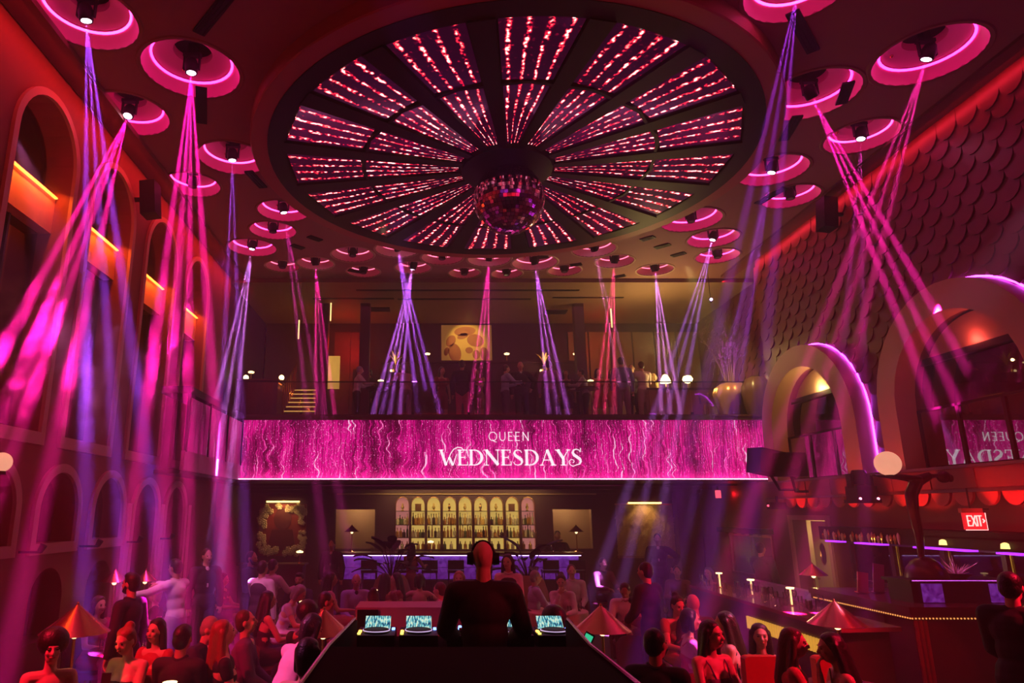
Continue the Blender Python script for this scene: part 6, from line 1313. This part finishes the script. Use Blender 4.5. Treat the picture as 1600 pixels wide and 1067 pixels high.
pp_('lavblazer', 'bald man in a lavender blazer sitting facing the room, left of centre', 556, 907, 12.6, 0, 165, 'm', 'jacket', LAV, BLACK_, 'bald', 'k', 'm', ('table', 'lap'), 4, extra='dark')
pp_('duo1', 'woman with dark hair sitting before the left leafy plant', 599, 907, 12.6, 0, 20, 'f', 'dress', (.35, .10, .12), None, 'long', 'k', 'l', T_, 6)
pp_('duo2', 'woman in red turned towards her neighbour before the left leafy plant', 624, 905, 12.9, 0, 262, 'f', 'dress', (.34, .05, .07), None, 'long', 'k', 'l', ('table', 'lap'), 4)
pp_('lean', 'woman in dark dress leaning over behind the flat pink speaker', 585, 938, 9.8, 0, 350, 'f', 'dress', (.25, .10, .16), None, 'up', 'k', 'm', T_, 16)
pp_('duo3', 'woman with bare shoulders and black hair left of the DJ, back turned', 655, 907, 13.0, 0, 10, 'f', 'strapless', BLACK_, None, 'bob', 'k', 'l', ('wide', 'wide'), 4)
pp_('stripe', 'person in pale striped shirt reaching left, partly behind the DJ', 694, 922, 11.2, 0, 300, 'm', 'shirt', (.70, .55, .62), BLACK_, 'short', 'b', 'l', ('reach', 'table'), 6)
pp_('blondcentre', 'blond woman just left of the DJ head', 718, 903, 12.2, 0, 190, 'f', 'dress', (.30, .05, .08), None, 'bob', 'y', 'l', L_, 2)
pp_('waitress', 'waitress with long dark hair in black waistcoat and white sleeves right of the DJ', 794, 878, 11.4, 1, 190, 'f', 'vest', BLACK_, BLACK_, 'long', 'k', 'l', ('lap', 'lap'), 0, hy=14)
pp_('lavshirt', 'man in a lavender shirt sitting in profile right of the DJ', 832, 902, 12.8, 0, 82, 'm', 'shirt', (.50, .40, .74), BLACK_, 'short', 'g', 'l', T_, 4)
pp_('chin', 'woman in a white jacket resting her chin on her hand at the set table', 878, 907, 12.4, 0, 196, 'f', 'shirt', (.85, .75, .75), BLACK_, 'up', 'k', 'l', ('table', 'chin'), 8, hp=6)
pp_('behindchin', 'man in a pale shirt behind the woman resting her chin', 893, 892, 13.6, 0, 185, 'm', 'shirt', (.70, .55, .62), BLACK_, 'short', 'b', 'l', L_, 0)
pp_('whitedown', 'man in a white shirt looking down at his plate, right of centre', 978, 918, 11.6, 0, 200, 'm', 'shirt', WHITE_, BLACK_, 'short', 'k', 'm', T_, 14, hp=20)
pp_('frontdark', 'person with black hair sitting close behind the right end of the booth', 866, 972, 7.2, 0, 5, 'f', 'dress', BLACK_, None, 'afro', 'k', 'm', L_, 0)
pp_('reddish', 'person in a dark red top sitting before the man in black', 998, 940, 9.9, 0, 30, 'f', 'dress', (.40, .06, .06), None, 'bob', 'k', 'l', T_, 10)
pp_('manblack', 'man in a black jacket standing with his back turned right of centre', 1013, 893, 9.6, 1, 320, 'm', 'jacket', (.012, .010, .014), BLACK_, 'short', 'k', 'l', ('lap', 'fwd'), 3)
# near right
pp_('smile', 'smiling woman with hair tied back in a pink top on the right', 1052, 943, 9.4, 0, 170, 'f', 'dress', (.55, .18, .16), None, 'up', 'k', 'l', ('lap', 'table'), 6, hp=10)
pp_('profile', 'woman in profile with black hair lit bright on her face and neck', 1070, 968, 8.2, 0, 95, 'f', 'strappy', (.55, .02, .04), None, 'bob', 'k', 'l', ('lap', 'table'), 4)
pp_('sequin', 'woman with long straight black hair in a violet strappy top at near right', 1106, 990, 6.6, 0, 160, 'f', 'strappy', (.20, .04, .22), None, 'long', 'k', 'l', ('lap', 'lap'), 2, hy=-20, chair=(.14, .012, .02))
pp_('backdark', 'man in black seen from behind at the bottom right of the booth', 1022, 1008, 5.9, 0, 22, 'm', 'shirt', BLACK_, BLACK_, 'short', 'k', 'l', L_, 4, hy=30)
pp_('stripeold', 'bald man in a striped dark shirt seen from behind on the right', 1087, 944, 9.2, 0, 350, 'm', 'shirt', (.10, .04, .14), BLACK_, 'bald', 'k', 'l', L_, 4)
pp_('longback', 'woman with long black hair turned left with bare pink shoulders', 1143, 975, 7.4, 0, 292, 'f', 'strapless', (.45, .12, .20), None, 'long', 'k', 'l', ('lap', 'chin'), 4)
pp_('dimwoman', 'woman with dark hair dim between the two red chairs at right', 1187, 993, 7.5, 0, 195, 'f', 'dress', BLACK_, None, 'long', 'k', 'm', L_, 0, chair=(.10, .012, .02))
pp_('glass', 'woman with long brown hair raising a tall glass at the near right', 1228, 1003, 6.3, 0, 115, 'f', 'dress', (.60, .10, .10), None, 'long', 'b', 'l', ('lap', 'drink'), 4, chair=(.50, .02, .03))
pp_('leanhand', 'woman with long black hair leaning her head on her hand at the right', 1318, 1012, 6.1, 0, 282, 'f', 'strapless', (.05, .01, .05), None, 'long', 'k', 'l', ('chin', 'lap'), 6, 0, 4, chair=(.5, .03, .04))
pp_('farblack', 'large figure in black standing at the right edge, back to the room', 1572, 918, 5.6, 1, 58, 'm', 'jacket', (.010, .008, .010), BLACK_, 'short', 'k', 'l', ('lap', 'lap'), 8, z0=.30)
tag(MB().bx((4.2, 5.15, 0), (5.9, 6.05, .30)).build('step', m_black, smooth=0), 'low dark step under the figure in black at the right edge', 'step')
# far standing figures
pp_('barman', 'man in dark suit standing in silhouette before the left lit window', 519, 851, 17.0, 1, 190, 'm', 'jacket', BLACK_, BLACK_, 'short', 'k', 'm', D_)
pp_('barwoman', 'woman in a short rose dress standing at the bar near the left plant', 643, 856, 16.6, 1, 30, 'f', 'strappy', (.35, .10, .14), None, 'long', 'k', 'm', ('fwd', 'fwd'))
pp_('bartender', 'bartender in black behind the right end of the bar', 871, 833, 19.7, 1, 185, 'm', 'shirt', BLACK_, BLACK_, 'short', 'k', 'm', ('fwd', 'fwd'))
pp_('silhouette', 'man in dark suit standing in silhouette before the gilt textured panel', 1027, 838, 17.2, 1, 200, 'm', 'jacket', BLACK_, BLACK_, 'short', 'k', 'm', ('hip', 'down'))
pp_('passman', 'man in dark jacket standing before the yellow kitchen pass window', 1188, 857, 14.6, 1, 60, 'm', 'jacket', BLACK_, BLACK_, 'short', 'k', 'l', ('fwd', 'down'))
for i, (px, py, Y, f, w_) in enumerate([(1058, 893, 14.8, 200, 'near the right column'), (1110, 895, 14.4, 230, 'farther right by the counter'), (940, 880, 15.5, 160, 'in the dim corner right of the bar'), (345, 905, 14.0, 100, 'behind the man in the dark suit at left')]):
    pp_('dim%d' % i, 'dim seated person ' + w_, px, py, Y, 0, f, 'f' if i % 2 else 'm', 'dress' if i % 2 else 'shirt', (.16, .05, .08), None if i % 2 else BLACK_, 'bob' if i % 2 else 'short', 'k', 'm', T_, 4)
# mezzanine crowd
MZF = MZ + .0
UPP = [(558, 578, 18.2, 75, 'm', 'shirt', WHITE_, BLACK_, 'short', 'g', 'l', ('fwd', 'fwd'), 'man with grey hair in white shirt leaning at a table at left of the mezzanine', 6),
 (577, 583, 19.6, 240, 'm', 'shirt', BLACK_, BLACK_, 'short', 'k', 'm', D_, 'person in black facing the grey haired man on the mezzanine', 0),
 (634, 573, 18.4, 330, 'm', 'shirt', (.72, .36, .50), (.42, .25, .32), 'short', 'k', 'l', ('fwd', 'fwd'), 'man in a pink shirt leaning left at the mezzanine rail', 14),
 (690, 580, 19.4, 150, 'f', 'dress', (.40, .05, .06), None, 'long', 'k', 'l', D_, 'woman in a red dress on the mezzanine left of the painting', 0),
 (722, 566, 18.8, 10, 'm', 'jacket', (.02, .01, .02), (.75, .10, .22), 'short', 'k', 'm', D_, 'tall person in a dark jacket in front of the painting', 0),
 (748, 582, 19.3, 220, 'f', 'dress', (.42, .26, .12), None, 'long', 'b', 'l', ('fwd', 'down'), 'woman in a tan dress right of the painting', 4),
 (788, 576, 18.3, 75, 'm', 'shirt', SKYB, (.12, .08, .14), 'short', 'b', 'l', ('fwd', 'fwd'), 'man in a pale blue shirt handing something on the mezzanine', 4),
 (813, 572, 18.7, 180, 'm', 'jacket', BLACK_, BLACK_, 'bald', 'k', 'l', ('hip', 'down'), 'man in a black suit facing the hall in mid mezzanine', 0),
 (857, 570, 18.3, 10, 'm', 'shirt', (.46, .20, .50), (.18, .10, .22), 'short', 'k', 'm', D_, 'man in a purple shirt with his back to the rail', 0),
 (884, 584, 18.9, 190, 'f', 'dress', (.12, .05, .10), None, 'long', 'k', 'm', D_, 'woman in a dark dress right of the man in purple', 0),
 (914, 582, 18.6, 285, 'm', 'shirt', (.52, .46, .50), BLACK_, 'short', 'k', 'm', ('fwd', 'table'), 'man in a grey shirt bending over a small table on the mezzanine', 10),
 (934, 582, 19.0, 170, 'f', 'dress', (.60, .05, .08), None, 'long', 'k', 'l', D_, 'woman lit red right of the man in grey', 0),
 (956, 586, 18.4, 190, 'f', 'strapless', (.55, .20, .12), None, 'long', 'b', 'l', ('drink', 'down'), 'woman in a copper strapless dress on the mezzanine', 0),
 (970, 565, 18.3, 5, 'm', 'shirt', (.14, .14, .34), (.26, .14, .18), 'short', 'k', 'm', D_, 'man in a dark blue shirt with his back to the hall', 0),
 (987, 576, 19.0, 200, 'm', 'shirt', GREY, BLACK_, 'short', 'k', 'l', D_, 'person in grey with black trousers between two men on the mezzanine', 0),
 (1003, 571, 18.4, 350, 'm', 'shirt', (.78, .60, .55), (.42, .28, .20), 'short', 'b', 'l', ('fwd', 'fwd'), 'man in a pale shirt at the right of the mezzanine crowd', 4),
 (1021, 592, 19.0, 80, 'f', 'dress', (.70, .62, .20), None, 'bob', 'y', 'l', D_, 'woman in a yellow dress next to the host counter', 0)]
for i, (px, py, Y, f, sx, tp, tc, bc, hr, hc_, sk, am, lb, ln) in enumerate(UPP): pp_('up%d' % i, lb, px, py, Y, 1, f, sx, tp, tc, bc, hr, hc_, sk, am, ln, z0=MZF)
for px, wh in [(590, 'left'), (915, 'right')]:
    p = at(px, 606, Y=18.75); t = thing('high_table', 'small high table with drinks on the %s part of the mezzanine' % wh, 'table', (p.x, 18.55, MZ)); b = MB(); b.lathe([(0, 1.02), (.32, 1.02), (.32, 1.06), (0, 1.06)], 24); b.build('tabletop', m_wood, t); b = MB(); b.lathe([(.2, 0), (.2, .02), (.03, .04), (.03, 1.02), (0, 1.02)], 14); b.build('pedestal', m_brass, t)
    t_lamp('table_lamp', 'small T shaped lamp on the %s high table of the mezzanine' % wh, (p.x + .1, 18.55, MZ + 1.06), .18)
# glass held by the woman at right, drinks
w = PPL['glass']['W'][1]; t = thing('tall_glass', 'tall amber drink held by the woman with brown hair', 'glass', w + V((.03, -.02, -.02))); b = MB(); b.lathe([(0, 0), (.030, 0), (.034, .17), (.031, .17), (.028, .01), (0, .01)], 16); b.build('tumbler', m_clear, t); b = MB(); b.lathe([(0, .012), (.027, .012), (.029, .10), (0, .10)], 14); b.build('drink', mat('amber_drink', (.8, .40, .08), (.7, .3, .05), rough=.2, emit=(1, .45, .08), es=.0), t)
# bronze acrobat statue on a dome
m_bronze = mat('bronze', (.05, .022, .035), (.03, .012, .022), rough=.35, metal=.6)
BX, BY, BZ = 6.98, 10.02, 1.51
def bronze():
    t = thing('acrobat_statue', 'dark bronze statue of a bent figure on a dome, arms stretched left towards a globe', 'statue', (BX, BY, BZ)); b = MB(); b.lathe([(.26, 0), (.26, .03), (.235, .13), (.17, .22), (.09, .27), (0, .285)], 30, cap=False); b.build('dome_base', m_bronze, t)
    def q(px, py): v = at(px, py, Y=BY) - V((BX, BY, BZ)); return v
    J = [q(1440, 872), q(1436, 838), q(1427, 800), q(1424, 772), q(1432, 752), q(1450, 744)]
    b = MB(); rr_ = [.040, .055, .072, .085, .085, .06]
    for i in range(5): cap(b, J[i], J[i + 1], rr_[i], rr_[i + 1], 12)
    cap(b, J[0] + V((.05, .06, 0)), J[1] + V((.05, .05, 0)), .035, .05, 12); cap(b, J[1] + V((.05, .05, 0)), J[2] + V((.03, .04, 0)), .05, .07, 12)
    cap(b, J[0], J[0] + V((-.07, -.03, -.05)), .035, .025); cap(b, J[0] + V((.05, .06, 0)), J[0] + V((.0, .05, -.06)), .035, .025)
    cap(b, J[5], q(1463, 743), .035, .03); b.ell(q(1474, 745), (.095, .085, .088), 14, 10); b.ell(q(1485, 748), (.04, .05, .05), 10, 8); cap(b, q(1486, 742), q(1489, 745), .012, .014, 8)
    for s_, dy in ((-1, -.06), (1, .06)):
        A, B_, C_ = J[4] + V((0, dy, .03)), q(1405, 747) + V((0, dy, .02)), q(1375, 743) + V((0, dy * .6, 0)); cap(b, A, B_, .045, .036); cap(b, B_, C_, .036, .026); b.ell(C_ + V((-.05, 0, 0)), (.045, .034, .016), 10, 8)
        for f in range(4): cap(b, C_ + V((-.08, -.024 + .016 * f, 0)), C_ + V((-.13, -.028 + .018 * f, .012)), .010, .008, 6)
        cap(b, C_ + V((-.03, .03 * -s_, .0)), C_ + V((-.07, .055 * -s_, .02)), .011, .009, 6)
    o = soft(b, 'figure', m_bronze, t, .014, 3)
bronze()
finish_soft()

# ------------------------------------------------------------------ haze that fills the room
wn_ = SC.world.node_tree; vs_ = wn_.nodes.new('ShaderNodeVolumeScatter'); vs_.inputs['Color'].default_value = (1, 1, 1, 1); vs_.inputs['Density'].default_value = .013; vs_.inputs['Anisotropy'].default_value = 0.0
wn_.links.new(vs_.outputs[0], wn_.nodes['World Output'].inputs['Volume'])
def puff(name, label, loc, rad, dens, sc):
    b = MB(); b.ell((0, 0, 0), rad, 20, 14); m = bpy.data.materials.new(name + '_volume'); m.use_nodes = True; nt = m.node_tree; N, L = nt.nodes, nt.links; N.remove(N['Principled BSDF'])
    vs_ = N.new('ShaderNodeVolumeScatter'); tc = N.new('ShaderNodeTexCoord'); ns = N.new('ShaderNodeTexNoise'); ns.inputs['Scale'].default_value = sc; ns.inputs['Detail'].default_value = 3; ns.inputs['Distortion'].default_value = .8; L.new(tc.outputs['Object'], ns.inputs['Vector'])
    mr = N.new('ShaderNodeMapRange'); L.new(ns.outputs[0], mr.inputs[0]); mr.inputs[1].default_value = .46; mr.inputs[2].default_value = .75; mr.inputs[4].default_value = dens
    ln = N.new('ShaderNodeVectorMath'); ln.operation = 'DIVIDE'; L.new(tc.outputs['Object'], ln.inputs[0]); ln.inputs[1].default_value = rad
    le = N.new('ShaderNodeVectorMath'); le.operation = 'LENGTH'; L.new(ln.outputs[0], le.inputs[0]); fo = N.new('ShaderNodeMapRange'); fo.interpolation_type = 'SMOOTHSTEP'; L.new(le.outputs['Value'], fo.inputs[0]); fo.inputs[1].default_value = 1; fo.inputs[2].default_value = .3
    mu = N.new('ShaderNodeMath'); mu.operation = 'MULTIPLY'; L.new(mr.outputs[0], mu.inputs[0]); L.new(fo.outputs[0], mu.inputs[1]); L.new(mu.outputs[0], vs_.inputs['Density']); L.new(vs_.outputs[0], N['Material Output'].inputs['Volume'])
    o = b.build(name, m, smooth=0, loc=loc); tag(o, label, 'smoke', kind='stuff'); return o
puff('smoke', 'bright pink smoke billowing at the far left in the magenta beam', at(35, 545, Y=8.2), (.75, .9, 1.15), 1.1, 2.6)
puff('smoke', 'violet smoke drifting down the left wall in the violet beam', at(160, 585, Y=8.6), (.5, .7, 1.3), .5, 2.2)
puff('smoke', 'pink smoke hanging in the third beam from the left', at(262, 545, Y=8.8), (.5, .6, 1.2), .45, 2.4)
